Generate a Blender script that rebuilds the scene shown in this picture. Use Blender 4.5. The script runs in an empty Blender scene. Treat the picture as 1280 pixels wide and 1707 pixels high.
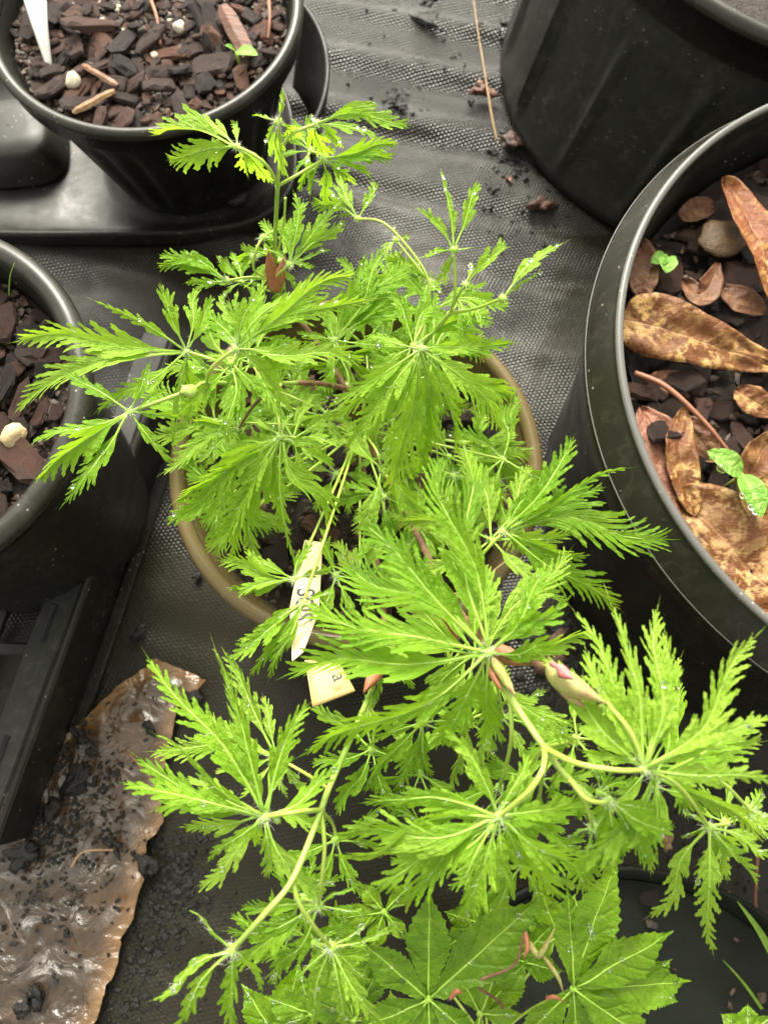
import bpy, bmesh, math, random
from mathutils import Vector, Matrix, noise
R = math.radians
C = bpy.context.scene.collection
sc = bpy.context.scene

# ------------------------------------------------------------------ camera, sky, sun, exposure
CAM_H, PITCH, FPX = 0.451, R(73), 1283.0
cam = bpy.data.objects.new('camera', bpy.data.cameras.new('camera'))
C.objects.link(cam)
cam.location = (0, 0, CAM_H)
cam.rotation_euler = (math.pi / 2 - PITCH, 0, 0)
cam.data.sensor_fit = 'VERTICAL'
cam.data.sensor_height = 36
cam.data.lens = 36 * FPX / 1707
cam.data.clip_start = 0.01
cam.data.clip_end = 200
cam.data.dof.use_dof = True
cam.data.dof.focus_distance = 0.26
cam.data.dof.aperture_fstop = 17
sc.camera = cam

SUN_EL, SUN_AZ = R(43), R(-6)          # azimuth measured from +Y towards +X
w = bpy.data.worlds.new('World'); sc.world = w; w.use_nodes = True
nt = w.node_tree; nt.nodes.clear()
sky = nt.nodes.new('ShaderNodeTexSky'); sky.sky_type = 'NISHITA'; sky.sun_disc = False
sky.sun_elevation = SUN_EL; sky.sun_rotation = SUN_AZ
sky.air_density = 1.0; sky.dust_density = 6.0
hs = nt.nodes.new('ShaderNodeHueSaturation'); hs.inputs['Saturation'].default_value = 0.05
bg = nt.nodes.new('ShaderNodeBackground'); bg.inputs['Strength'].default_value = 0.15
out = nt.nodes.new('ShaderNodeOutputWorld')
nt.links.new(sky.outputs[0], hs.inputs['Color']); tn = nt.nodes.new('ShaderNodeMix'); tn.data_type = 'RGBA'; tn.blend_type = 'MULTIPLY'; tn.inputs[0].default_value = 1; tn.inputs[7].default_value = (1.0, 0.965, 0.86, 1)
nt.links.new(hs.outputs[0], tn.inputs[6]); nt.links.new(tn.outputs[2], bg.inputs['Color'])
nt.links.new(bg.outputs[0], out.inputs['Surface'])
sl = bpy.data.lights.new('sun', 'SUN'); sl.energy = 1.25; sl.angle = R(22); sl.color = (1.0, 0.945, 0.82)
so = bpy.data.objects.new('sun', sl); C.objects.link(so)
sd = Vector((math.sin(SUN_AZ) * math.cos(SUN_EL), math.cos(SUN_AZ) * math.cos(SUN_EL), math.sin(SUN_EL)))
so.rotation_euler = sd.to_track_quat('Z', 'Y').to_euler()
sc.view_settings.view_transform = 'Standard'; sc.view_settings.look = 'None'
sc.view_settings.exposure = 1.46; sc.view_settings.gamma = 1.0
sc.view_settings.use_curve_mapping = False
sc.render.engine = 'CYCLES'
sc.cycles.max_bounces = 8; sc.cycles.transparent_max_bounces = 8
sc.cycles.use_denoising = True

def at(px, py, z):
    """point on the horizontal plane z that the photograph shows at (px, py)"""
    x = (px - 640) / FPX; y = -(py - 853.5) / FPX
    d = Vector((x, math.cos(PITCH) + y * math.sin(PITCH), -math.sin(PITCH) + y * math.cos(PITCH)))
    return Vector((0, 0, CAM_H)) + d * ((CAM_H - z) / -d.z)

# ------------------------------------------------------------------ materials
MATS = {}
class NB:
    def __init__(s, name):
        s.m = bpy.data.materials.new(name); s.m.use_nodes = True
        s.t = s.m.node_tree; s.t.nodes.clear()
        s.out = s.n('ShaderNodeOutputMaterial')
        MATS[name] = s.m
    def n(s, typ, **kw):
        nd = s.t.nodes.new(typ)
        for k, v in kw.items(): setattr(nd, k, v)
        return nd
    def l(s, a, b): s.t.links.new(a, b)
    def coord(s, which='Object'): return s.n('ShaderNodeTexCoord').outputs[which]
    def noise(s, scale, detail=4, rough=0.6, vec=None, dist=0):
        nd = s.n('ShaderNodeTexNoise'); nd.inputs['Scale'].default_value = scale
        nd.inputs['Detail'].default_value = detail; nd.inputs['Roughness'].default_value = rough
        nd.inputs['Distortion'].default_value = dist
        s.l(vec if vec is not None else s.coord(), nd.inputs['Vector'])
        return nd.outputs['Fac']
    def voro(s, scale, vec=None, feature='F1'):
        nd = s.n('ShaderNodeTexVoronoi', feature=feature); nd.inputs['Scale'].default_value = scale
        s.l(vec if vec is not None else s.coord(), nd.inputs['Vector'])
        return nd.outputs['Distance']
    def ramp(s, fac, stops):
        nd = s.n('ShaderNodeValToRGB'); cr = nd.color_ramp
        while len(cr.elements) < len(stops): cr.elements.new(0.5)
        for e, (p, c) in zip(cr.elements, stops):
            e.position = p; e.color = (*c, 1) if len(c) == 3 else c
        s.l(fac, nd.inputs['Fac']); return nd.outputs['Color']
    def rng(s, fac, a, b, c, d):
        nd = s.n('ShaderNodeMapRange'); s.l(fac, nd.inputs['Value'])
        for i, v in enumerate((a, b, c, d)): nd.inputs[1 + i].default_value = v
        return nd.outputs['Result']
    def math(s, op, a, b=None):
        nd = s.n('ShaderNodeMath', operation=op)
        for i, v in enumerate((a, b)):
            if v is None: continue
            if isinstance(v, (int, float)): nd.inputs[i].default_value = v
            else: s.l(v, nd.inputs[i])
        return nd.outputs[0]
    def mix(s, fac, a, b, blend='MIX'):
        nd = s.n('ShaderNodeMix', data_type='RGBA', blend_type=blend)
        for i, v in ((0, fac), (6, a), (7, b)):
            if isinstance(v, (int, float)): nd.inputs[i].default_value = v
            elif isinstance(v, tuple): nd.inputs[i].default_value = (*v, 1)
            else: s.l(v, nd.inputs[i])
        return nd.outputs[2]
    def bump(s, h, strength=0.4, dist=0.001, normal=None):
        nd = s.n('ShaderNodeBump'); nd.inputs['Strength'].default_value = strength
        nd.inputs['Distance'].default_value = dist; s.l(h, nd.inputs['Height'])
        if normal is not None: s.l(normal, nd.inputs['Normal'])
        return nd.outputs[0]
    def pbsdf(s, base, rough=0.5, normal=None, spec=0.5, coat=0, coatr=0.1, **kw):
        nd = s.n('ShaderNodeBsdfPrincipled')
        for nm, v in (('Base Color', base), ('Roughness', rough), ('Specular IOR Level', spec), ('Coat Weight', coat), ('Coat Roughness', coatr)):
            if isinstance(v, (int, float)): nd.inputs[nm].default_value = v
            elif isinstance(v, tuple): nd.inputs[nm].default_value = (*v, 1)
            else: s.l(v, nd.inputs[nm])
        for k, v in kw.items(): nd.inputs[k].default_value = v
        if normal is not None: s.l(normal, nd.inputs['Normal'])
        return nd
    def done(s, bsdf): s.l(bsdf.outputs[0], s.out.inputs['Surface']); return s.m

def leaf_material(name, lo, mid, hi, rib, trans, rough=0.42, vein=0.0023, tw=0.46, bumpd=0.0006, lat=0.0):
    b = NB(name)
    uv = b.n('ShaderNodeUVMap'); sep = b.n('ShaderNodeSeparateXYZ'); b.l(uv.outputs[0], sep.inputs[0])
    mp = b.n('ShaderNodeCombineXYZ'); b.l(b.math('MULTIPLY', sep.outputs[0], 1.0 / vein), mp.inputs[0]); b.l(b.math('MULTIPLY', b.math('ABSOLUTE', sep.outputs[1]), 0.22 / vein), mp.inputs[1])
    wv = b.noise(1.0, 3, 0.6, mp.outputs[0])
    big = b.noise(60, 3); fine = b.noise(700, 3)
    oi = b.n('ShaderNodeObjectInfo').outputs['Random']
    f = b.math('ADD', b.math('MULTIPLY', big, 0.72), b.math('MULTIPLY', oi, 0.42))
    f = b.math('ADD', f, b.math('MULTIPLY', fine, 0.12))
    col = b.ramp(f, [(0.28, lo), (0.55, mid), (0.88, hi)])
    at_ = b.n('ShaderNodeAttribute', attribute_name='rib')
    col = b.mix(b.math('MULTIPLY', at_.outputs['Fac'], 0.5), col, rib)
    dr = b.n('ShaderNodeAttribute', attribute_name='dry')
    col = b.mix(b.math('MULTIPLY', dr.outputs['Fac'], b.rng(b.noise(240, 3), 0.35, 0.6, 0.3, 1.0)), col, (0.42, 0.26, 0.09))
    fk = b.math('MULTIPLY', b.rng(b.noise(330, 2, 0.5), 0.70, 0.76, 0.0, 0.8), b.rng(b.noise(28, 2), 0.48, 0.60, 0.0, 1.0))
    col = b.mix(fk, col, (0.20, 0.13, 0.03))
    vf = b.rng(wv, 0.52, 0.72, 0.0, 0.45)
    col = b.mix(b.rng(wv, 0.46, 0.30, 0.0, 0.22), col, lo)  # creases of the relief darkened, shade put into the leaf colour
    col = b.mix(vf, col, rib)
    h = b.math('ADD', b.math('MULTIPLY', wv, 2.0), b.math('MULTIPLY', b.noise(420, 3), 1.8))
    if lat:
        lv = b.math('SUBTRACT', b.math('ADD', sep.outputs[0], b.math('MULTIPLY', b.noise(45, 2), 0.010)), b.math('MULTIPLY', b.math('ABSOLUTE', sep.outputs[1]), 1.1))
        lv = b.math('POWER', b.math('ABSOLUTE', b.math('COSINE', b.math('MULTIPLY', lv, math.pi / lat))), 14.0)
        h = b.math('SUBTRACT', h, b.math('MULTIPLY', lv, 0.7)); col = b.mix(b.math('MULTIPLY', lv, 0.10), col, rib)
    nrm = b.bump(h, 0.9, bumpd * 1.7)
    p = b.pbsdf(col, b.rng(b.noise(180, 2), 0.3, 0.7, rough - 0.12, rough + 0.15), nrm, 0.38)
    tr = b.n('ShaderNodeBsdfTranslucent'); b.l(b.mix(0.55, col, trans), tr.inputs['Color'])
    mx = b.n('ShaderNodeMixShader'); mx.inputs[0].default_value = tw
    b.l(p.outputs[0], mx.inputs[1]); b.l(tr.outputs[0], mx.inputs[2])
    return b.done(mx)

leaf_material('lace_leaf', (0.13, 0.33, 0.006), (0.25, 0.49, 0.016), (0.41, 0.64, 0.070), (0.47, 0.65, 0.12), (0.47, 0.74, 0.016), vein=0.0016)
leaf_material('broad_leaf', (0.085, 0.20, 0.004), (0.14, 0.285, 0.006), (0.22, 0.38, 0.015), (0.26, 0.39, 0.04), (0.34, 0.50, 0.006), rough=0.22, vein=0.003, tw=0.32, bumpd=0.00028, lat=0.0075)
leaf_material('seedling_leaf', (0.12, 0.30, 0.03), (0.20, 0.45, 0.05), (0.30, 0.55, 0.1), (0.4, 0.6, 0.15), (0.3, 0.5, 0.05), rough=0.3, vein=0.004, tw=0.3)

def plain(name, stops, scale=60, rough=(0.4, 0.6), bump=0.3, bdist=0.0006, bscale=400, coat=0, spec=0.5, detail=5, random=0.0, coatr=0.1):
    b = NB(name)
    f = b.noise(scale, detail, 0.65)
    if random:
        oi = b.n('ShaderNodeObjectInfo').outputs['Random']
        f = b.math('ADD', b.math('MULTIPLY', f, 1 - random), b.math('MULTIPLY', oi, random))
    col = b.ramp(f, stops)
    r = b.rng(b.noise(scale * 1.7, 3), 0.3, 0.7, rough[0], rough[1])
    nrm = b.bump(b.noise(bscale, 4, 0.7), bump, bdist)
    return b.done(b.pbsdf(col, r, nrm, spec, coat, coatr))

plain('petiole', [(0.3, (0.30, 0.46, 0.05)), (0.7, (0.46, 0.58, 0.11))], 90, (0.35, 0.5), 0.25, 0.0003, 900)
plain('leaf_vein', [(0.3, (0.26, 0.47, 0.04)), (0.7, (0.36, 0.56, 0.08))], 90, (0.4, 0.55), 0.25, 0.0003, 900)
plain('stem', [(0.3, (0.22, 0.36, 0.05)), (0.7, (0.38, 0.50, 0.11))], 90, (0.35, 0.5), 0.25, 0.0003, 900)
plain('wood', [(0.3, (0.10, 0.05, 0.028)), (0.7, (0.30, 0.16, 0.09))], 150, (0.5, 0.8), 0.7, 0.001, 500)
plain('bud_scale', [(0.3, (0.28, 0.10, 0.05)), (0.6, (0.42, 0.16, 0.08)), (0.8, (0.5, 0.28, 0.13))], 150, (0.45, 0.7), 0.6, 0.0006, 600)
plain('pink_scale', [(0.3, (0.40, 0.06, 0.07)), (0.7, (0.52, 0.22, 0.20))], 150, (0.4, 0.6), 0.5, 0.0005, 500)
plain('pale_bud', [(0.3, (0.28, 0.33, 0.07)), (0.5, (0.38, 0.37, 0.12)), (0.65, (0.36, 0.20, 0.10)), (0.8, (0.16, 0.08, 0.04))], 260, (0.4, 0.6), 0.7, 0.0007, 600)
plain('fuzz', [(0.3, (0.75, 0.76, 0.62)), (0.7, (0.85, 0.85, 0.78))], 60, (0.6, 0.8), 0.0)
def plastic(name, a, c, dust, rough=(0.28, 0.5), dustamt=0.35):
    b = NB(name)
    col = b.mix(b.noise(25, 4), a, c)
    sp = b.rng(b.noise(90, 6, 0.75), 0.52, 0.78, 0.0, dustamt)
    col = b.mix(sp, col, dust)
    fl = b.rng(b.voro(240), 0.06, 0.13, 0.9, 0.0)           # rare pale specks of grit
    fl = b.math('MULTIPLY', fl, b.rng(b.noise(45, 2), 0.50, 0.58, 0, 1))
    col = b.mix(fl, col, (0.35, 0.34, 0.30))
    r = b.rng(b.noise(40, 5, 0.7), 0.3, 0.7, rough[0], rough[1])
    sc_ = b.n('ShaderNodeMapping'); sc_.inputs['Scale'].default_value = (1, 1, 0.12); b.l(b.coord(), sc_.inputs['Vector'])
    ring = b.rng(b.math('ABSOLUTE', b.math('SUBTRACT', b.noise(34, 2, 0.4, None, 0.6), 0.56)), 0.0, 0.012, dustamt * 0.45, 0.0)
    col = b.mix(ring, col, dust)
    streak = b.rng(b.noise(120, 4, 0.7, sc_.outputs[0]), 0.55, 0.75, 0.0, dustamt * 0.5)
    col = b.mix(streak, col, dust)
    nrm = b.bump(b.noise(900, 3), 0.12, 0.0004)
    return b.done(b.pbsdf(col, r, nrm, 0.33))
plastic('black_plastic', (0.007, 0.0073, 0.005), (0.012, 0.012, 0.0085), (0.045, 0.042, 0.031), (0.28, 0.55), 0.5)
plastic('black_plastic_dusty', (0.020, 0.021, 0.018), (0.030, 0.030, 0.026), (0.075, 0.072, 0.062), (0.36, 0.6), 0.7)
plastic('rim_plastic', (0.020, 0.020, 0.016), (0.038, 0.037, 0.029), (0.11, 0.10, 0.08), (0.2, 0.36))  # rim colour lightened to carry part of the rim's highlight
plastic('olive_plastic', (0.10, 0.073, 0.030), (0.18, 0.135, 0.062), (0.20, 0.155, 0.08), (0.09, 0.22), 0.5)
plastic('tray_plastic', (0.008, 0.008, 0.006), (0.016, 0.015, 0.011), (0.05, 0.045, 0.034), (0.30, 0.55), 0.5)
plain('soil', [(0.3, (0.010, 0.007, 0.005)), (0.6, (0.035, 0.022, 0.014)), (0.85, (0.08, 0.05, 0.032))], 220, (0.5, 0.8), 1.0, 0.002, 500)
plain('wet_compost', [(0.3, (0.004, 0.006, 0.003)), (0.7, (0.009, 0.012, 0.006))], 40, (0.6, 0.8), 0.5, 0.001, 400, spec=0.25)
plain('dull_black', [(0.3, (0.004, 0.006, 0.003)), (0.7, (0.009, 0.012, 0.006))], 40, (0.55, 0.75), 0.3, 0.001, 400, spec=0.25)
plain('crumb', [(0.25, (0.012, 0.008, 0.006)), (0.5, (0.05, 0.03, 0.02)), (0.7, (0.16, 0.085, 0.05))], 90, (0.4, 0.7), 0.6, 0.001, 500)
def bark(name, stops, rough=(0.32, 0.6)):
    b = NB(name)
    oi = b.n('ShaderNodeObjectInfo').outputs['Random']
    mp = b.n('ShaderNodeMapping'); mp.inputs['Scale'].default_value = (0.35, 1.6, 1.6)
    b.l(b.coord(), mp.inputs['Vector'])
    g = b.noise(260, 5, 0.7, mp.outputs[0], 0.6)
    f = b.math('ADD', b.math('MULTIPLY', oi, 0.72), b.math('MULTIPLY', g, 0.3))
    col = b.ramp(f, stops)
    col = b.mix(b.rng(g, 0.35, 0.5, 0.65, 0.0), col, (0.012, 0.008, 0.007))
    nrm = b.bump(g, 0.9, 0.0016)
    return b.done(b.pbsdf(col, b.rng(b.noise(90, 3), 0.3, 0.7, *rough), nrm, 0.5))
bark('bark', [(0.10, (0.014, 0.010, 0.008)), (0.32, (0.042, 0.024, 0.019)), (0.54, (0.085, 0.045, 0.036)), (0.74, (0.145, 0.070, 0.050)), (0.88, (0.21, 0.090, 0.05)), (1.0, (0.34, 0.20, 0.10))])
bark('wet_bark', [(0.10, (0.012, 0.010, 0.009)), (0.40, (0.032, 0.021, 0.018)), (0.62, (0.062, 0.035, 0.028)), (0.82, (0.13, 0.065, 0.046)), (1.0, (0.22, 0.11, 0.065))], (0.22, 0.45))
plain('yellow_wood', [(0.3, (0.10, 0.045, 0.015)), (0.55, (0.26, 0.14, 0.05)), (0.8, (0.36, 0.22, 0.10))], 120, (0.5, 0.7), 0.8, 0.001, 300)
plain('perlite', [(0.3, (0.55, 0.48, 0.34)), (0.7, (0.75, 0.70, 0.58))], 200, (0.6, 0.8), 0.8, 0.001, 700)
plain('tan_stone', [(0.3, (0.45, 0.33, 0.16)), (0.7, (0.62, 0.50, 0.30))], 200, (0.6, 0.8), 0.8, 0.0012, 500)
plain('pebble', [(0.3, (0.045, 0.025, 0.010)), (0.55, (0.10, 0.058, 0.024)), (0.8, (0.20, 0.13, 0.065))], 140, (0.4, 0.6), 0.9, 0.0012, 300, spec=0.35)
plain('white_label', [(0.3, (0.55, 0.56, 0.53)), (0.7, (0.68, 0.68, 0.65))], 60, (0.4, 0.6), 0.15)
plain('cream_label', [(0.3, (0.58, 0.48, 0.26)), (0.7, (0.70, 0.61, 0.38))], 25, (0.4, 0.6), 0.15)
plain('tan_label', [(0.3, (0.52, 0.33, 0.12)), (0.7, (0.60, 0.41, 0.18))], 25, (0.4, 0.6), 0.15)
plain('ink', [(0.3, (0.02, 0.02, 0.03)), (0.7, (0.04, 0.04, 0.05))], 60, (0.5, 0.6), 0.0)
plain('straw', [(0.3, (0.28, 0.17, 0.08)), (0.7, (0.45, 0.30, 0.16))], 90, (0.5, 0.7), 0.4)
plain('red_twig', [(0.3, (0.20, 0.075, 0.04)), (0.7, (0.34, 0.15, 0.08))], 90, (0.4, 0.6), 0.4)
plain('dirt_clod', [(0.3, (0.004, 0.0035, 0.003)), (0.7, (0.014, 0.012, 0.009))], 200, (0.2, 0.55), 0.9, 0.0015, 500)
plain('grass', [(0.3, (0.16, 0.33, 0.03)), (0.7, (0.3, 0.48, 0.06))], 60, (0.4, 0.5), 0.2)
plain('ground', [(0.3, (0.10, 0.08, 0.06)), (0.7, (0.20, 0.17, 0.13))], 6, (0.8, 0.95), 0.8, 0.01, 40)
def dead_leaf(name, a, c, pale, amt):
    b = NB(name)
    col = b.mix(b.noise(45, 4), a, c)
    bl = b.math('MULTIPLY', b.rng(b.noise(230, 4, 0.6), 0.47, 0.56, 0.0, 1.0), b.rng(b.noise(38, 3), 0.5 - amt * 0.12, 0.6, 0.0, 1.0))
    col = b.mix(b.math('MULTIPLY', bl, 0.9), col, pale)
    col = b.mix(b.rng(b.noise(70, 4), 0.58, 0.7, 0, 0.75), col, (0.06, 0.025, 0.01))
    at_ = b.n('ShaderNodeAttribute', attribute_name='rib')
    rb = b.math('POWER', at_.outputs['Fac'], 4.0)
    col = b.mix(b.math('MULTIPLY', rb, 0.7), col, (0.42, 0.24, 0.12))
    uv = b.n('ShaderNodeUVMap'); sep = b.n('ShaderNodeSeparateXYZ'); b.l(uv.outputs[0], sep.inputs[0])
    lv = b.math('SUBTRACT', b.math('ADD', sep.outputs[0], b.math('MULTIPLY', b.noise(45, 2), 0.008)), b.math('MULTIPLY', b.math('ABSOLUTE', sep.outputs[1]), 0.8))
    lv = b.math('POWER', b.math('ABSOLUTE', b.math('COSINE', b.math('MULTIPLY', lv, math.pi / 0.0055))), 12.0)
    col = b.mix(b.math('MULTIPLY', lv, 0.10), col, (0.07, 0.022, 0.006))
    col = b.mix(b.rng(b.noise(520, 3, 0.7), 0.58, 0.72, 0.0, 0.6), col, (0.05, 0.018, 0.006))
    nrm = b.bump(b.math('ADD', b.noise(200, 5, 0.7), b.math('MULTIPLY', b.math('ADD', b.math('MULTIPLY', lv, 0.25), rb), -0.25)), 0.9, 0.0016)
    return b.done(b.pbsdf(col, b.rng(b.noise(60, 3), 0.3, 0.7, 0.30, 0.55), nrm, 0.35))
dead_leaf('brown_leaf', (0.11, 0.036, 0.009), (0.20, 0.075, 0.020), (0.55, 0.33, 0.11), 0.7)
dead_leaf('orange_leaf', (0.15, 0.040, 0.008), (0.24, 0.075, 0.016), (0.52, 0.30, 0.10), 0.6)
dead_leaf('blotched_leaf', (0.12, 0.04, 0.010), (0.21, 0.078, 0.02), (0.52, 0.33, 0.13), 2.0)
dead_leaf('rose_leaf', (0.22, 0.085, 0.05), (0.32, 0.14, 0.085), (0.42, 0.22, 0.13), 0.2)
dead_leaf('dull_leaf', (0.10, 0.04, 0.018), (0.18, 0.075, 0.033), (0.28, 0.15, 0.07), 0.3)

def mat_material():
    b = NB('woven_mat')
    co = b.coord()
    wv = b.n('ShaderNodeMapping'); wv.inputs['Rotation'].default_value = (0, 0, R(-9)); b.l(co, wv.inputs['Vector'])
    warp = b.n('ShaderNodeTexNoise'); warp.inputs['Scale'].default_value = 18; b.l(co, warp.inputs['Vector'])
    va = b.n('ShaderNodeVectorMath', operation='SCALE'); b.l(warp.outputs['Color'], va.inputs[0]); va.inputs['Scale'].default_value = 0.006
    vb = b.n('ShaderNodeVectorMath', operation='ADD'); b.l(wv.outputs[0], vb.inputs[0]); b.l(va.outputs[0], vb.inputs[1])
    sep = b.n('ShaderNodeSeparateXYZ'); b.l(vb.outputs[0], sep.inputs[0])
    px, py = 0.0027, 0.0021
    row = b.math('FLOOR', b.math('DIVIDE', sep.outputs[1], py))
    sh = b.math('MULTIPLY', b.math('MODULO', row, 2.0), 0.5)
    fx = b.math('FRACT', b.math('ADD', b.math('DIVIDE', sep.outputs[0], px), sh))
    fy = b.math('FRACT', b.math('DIVIDE', sep.outputs[1], py))
    hx = b.math('SINE', b.math('MULTIPLY', fx, math.pi)); hy = b.math('SINE', b.math('MULTIPLY', fy, math.pi))
    cell = b.math('MULTIPLY', b.math('ABSOLUTE', hx), b.math('ABSOLUTE', hy))
    # dirt that has settled in patches fills the weave
    dirt = b.rng(b.noise(9, 5, 0.6), 0.38, 0.56, 0.0, 1.0)
    sy = b.n('ShaderNodeSeparateXYZ'); b.l(co, sy.inputs[0])
    mud = b.rng(sy.outputs[1], 0.09, -0.01, 0.0, 0.75)          # mud has washed over the near end of the cloth
    dirt = b.math('MINIMUM', b.math('ADD', b.math('MULTIPLY', dirt, b.rng(sy.outputs[1], 0.30, 0.44, 1.0, 0.35)), mud), 1.0)
    film = b.rng(b.noise(14, 3, 0.5), 0.5, 0.62, 0.0, 1.0)
    hcell = b.math('MULTIPLY', cell, b.rng(dirt, 0, 1, 1.0, 0.12))
    col = b.mix(b.math('POWER', cell, 0.7), (0.006, 0.0056, 0.0038), (0.017, 0.016, 0.012))
    col = b.mix(b.math('MULTIPLY', dirt, 0.88), col, (0.016, 0.0135, 0.006))
    sp = b.rng(b.noise(600, 3, 0.7), 0.66, 0.74, 0, 0.5)
    col = b.mix(b.math('MULTIPLY', sp, dirt), col, (0.11, 0.085, 0.05))
    n1 = b.bump(hcell, 0.8, 0.0009)
    n2 = b.bump(b.noise(300, 4, 0.7), 0.25, 0.001, n1)
    r = b.rng(film, 0, 1, 0.29, 0.18)
    r = b.math('ADD', r, b.math('MULTIPLY', dirt, 0.14))
    p = b.pbsdf(col, r, n2, b.rng(dirt, 0, 1, 0.58, 0.30))
    return b.done(p)
mat_material()
def paper_material():
    b = NB('wet_paper')
    col = b.ramp(b.noise(22, 5, 0.6), [(0.3, (0.030, 0.017, 0.008)), (0.5, (0.082, 0.045, 0.019)), (0.75, (0.16, 0.088, 0.038))])
    d = b.rng(b.noise(30, 6, 0.7), 0.52, 0.62, 0.0, 0.85)
    col = b.mix(d, col, (0.055, 0.036, 0.02))
    at_ = b.n('ShaderNodeAttribute', attribute_name='dirty')
    dd = b.math('MULTIPLY', at_.outputs['Fac'], b.rng(b.noise(26, 6, 0.75), 0.34, 0.56, 0.0, 0.9))
    col = b.mix(dd, col, (0.022, 0.017, 0.010))
    ed = b.n('ShaderNodeAttribute', attribute_name='edge')
    col = b.mix(b.math('MULTIPLY', ed.outputs['Fac'], 0.7), col, (0.30, 0.165, 0.065))
    nrm = b.bump(b.noise(48, 4, 0.45, None, 1.4), 0.9, 0.006)
    nrm = b.bump(b.noise(900, 3, 0.6), 0.3, 0.0006, nrm)
    return b.done(b.pbsdf(col, b.rng(b.noise(24, 3), 0.42, 0.56, 0.36, 0.06), nrm, 0.95))
paper_material()
b = NB('water')
g = b.n('ShaderNodeBsdfGlass'); g.inputs['IOR'].default_value = 1.33; g.inputs['Roughness'].default_value = 0.0
b.done(g)

# ------------------------------------------------------------------ object helpers
def wloc(o):
    v = Vector((0, 0, 0))
    while o is not None:
        v += o.location; o = o.parent
    return v
def tag(o, label=None, cat=None, group=None, kind=None):
    for k, v in (('label', label), ('category', cat), ('group', group), ('kind', kind)):
        if v: o[k] = v
    return o
def empty(name, loc, label, cat, group=None):
    o = bpy.data.objects.new(name, None); C.objects.link(o); o.location = loc
    o.empty_display_size = 0.02
    return tag(o, label, cat, group)
def obj(name, me, mat, parent=None, loc=None, smooth=True):
    if isinstance(me, MB): me = me.mesh(name, wloc(parent) if parent else (loc or Vector()), smooth)
    if mat and not me.materials: me.materials.append(MATS[mat])
    o = bpy.data.objects.new(name, me); C.objects.link(o)
    if parent: o.parent = parent
    elif loc is not None: o.location = loc
    return o
class MB:
    def __init__(s): s.v, s.f, s.uv, s.at = [], [], [], {}
    def add(s, p, uv=(0, 0), **at):
        s.v.append(Vector(p)); s.uv.append(uv)
        for k, val in at.items(): s.at.setdefault(k, {})[len(s.v) - 1] = val
        return len(s.v) - 1
    def mesh(s, name, off=Vector(), smooth=True):
        me = bpy.data.meshes.new(name)
        me.from_pydata([tuple(p - Vector(off)) for p in s.v], [], s.f)
        if smooth: me.polygons.foreach_set('use_smooth', [True] * len(me.polygons))
        if any(u != (0, 0) for u in s.uv):
            ul = me.uv_layers.new(name='UVMap')
            for lp in me.loops: ul.data[lp.index].uv = s.uv[lp.vertex_index]
        for k, d in s.at.items():
            a = me.attributes.new(k, 'FLOAT', 'POINT')
            for i, val in d.items(): a.data[i].value = val
        me.update()
        return me
    def tube(s, pts, rad, seg=8, cap=True):
        n = len(pts); rings = []
        prev = None
        for i, p in enumerate(pts):
            t = (pts[min(i + 1, n - 1)] - pts[max(i - 1, 0)]).normalized()
            a = prev if prev is not None else (Vector((0, 0, 1)) if abs(t.z) < 0.9 else Vector((1, 0, 0)))
            sd_ = t.cross(a).normalized(); up = sd_.cross(t).normalized(); prev = up
            r = rad[i] if isinstance(rad, (list, tuple)) else rad
            rings.append([s.add(p + (sd_ * math.cos(q) + up * math.sin(q)) * r) for q in (2 * math.pi * k / seg for k in range(seg))])
        for A, B in zip(rings, rings[1:]):
            for k in range(seg): s.f.append((A[k], A[(k + 1) % seg], B[(k + 1) % seg], B[k]))
        if cap:
            s.f.append(tuple(rings[0][::-1])); s.f.append(tuple(rings[-1]))
    def lathe(s, prof, seg, c, fn=None, close=False):
        rings = []
        for (r, z) in prof:
            ring = []
            for k in range(seg):
                q = 2 * math.pi * k / seg
                rr = fn(r, z, q) if fn else r
                ring.append(s.add(Vector(c) + Vector((rr * math.cos(q), rr * math.sin(q), z))))
            rings.append(ring)
        prs = list(zip(rings, rings[1:])) + ([(rings[-1], rings[0])] if close else [])
        for A, B in prs:
            for k in range(seg): s.f.append((A[k], A[(k + 1) % seg], B[(k + 1) % seg], B[k]))
        return rings
    def blob(s, c, r, rnd, sub=1, sq=(1, 1, 1), rough=0.25, rot=None):
        bm = bmesh.new(); bmesh.ops.create_icosphere(bm, subdivisions=sub, radius=1)
        ph = Vector((rnd.uniform(0, 50), rnd.uniform(0, 50), rnd.uniform(0, 50)))
        M = rot or Matrix.Rotation(rnd.uniform(0, 6.28), 3, 'Z')
        base = len(s.v)
        for v in bm.verts:
            p = v.co * (1 + rough * 2 * noise.noise(v.co * 1.3 + ph) + rough * 0.9 * noise.noise(v.co * 3.7 + ph))
            s.add(Vector(c) + M @ Vector((p.x * sq[0], p.y * sq[1], p.z * sq[2])) * r)
        for f in bm.faces: s.f.append(tuple(base + v.index for v in f.verts))
        bm.free()
def bez(p0, p1, p2, n):
    return [p0 * (1 - t) ** 2 + p1 * 2 * t * (1 - t) + p2 * t * t for t in (i / n for i in range(n + 1))]
def spline(pts, n=8):
    P = [pts[0]] + list(pts) + [pts[-1]]; o_ = []
    for i in range(1, len(P) - 2):
        a, b_, c_, d = P[i - 1:i + 3]
        for k in range(n):
            t = k / n
            o_.append(0.5 * ((2 * b_) + (c_ - a) * t + (2 * a - 5 * b_ + 4 * c_ - d) * t * t + (3 * b_ - a - 3 * c_ + d) * t ** 3))
    o_.append(Vector(pts[-1])); return o_
def smoothstep(a, b_, x):
    t = min(1, max(0, (x - a) / (b_ - a))); return t * t * (3 - 2 * t)

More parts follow.
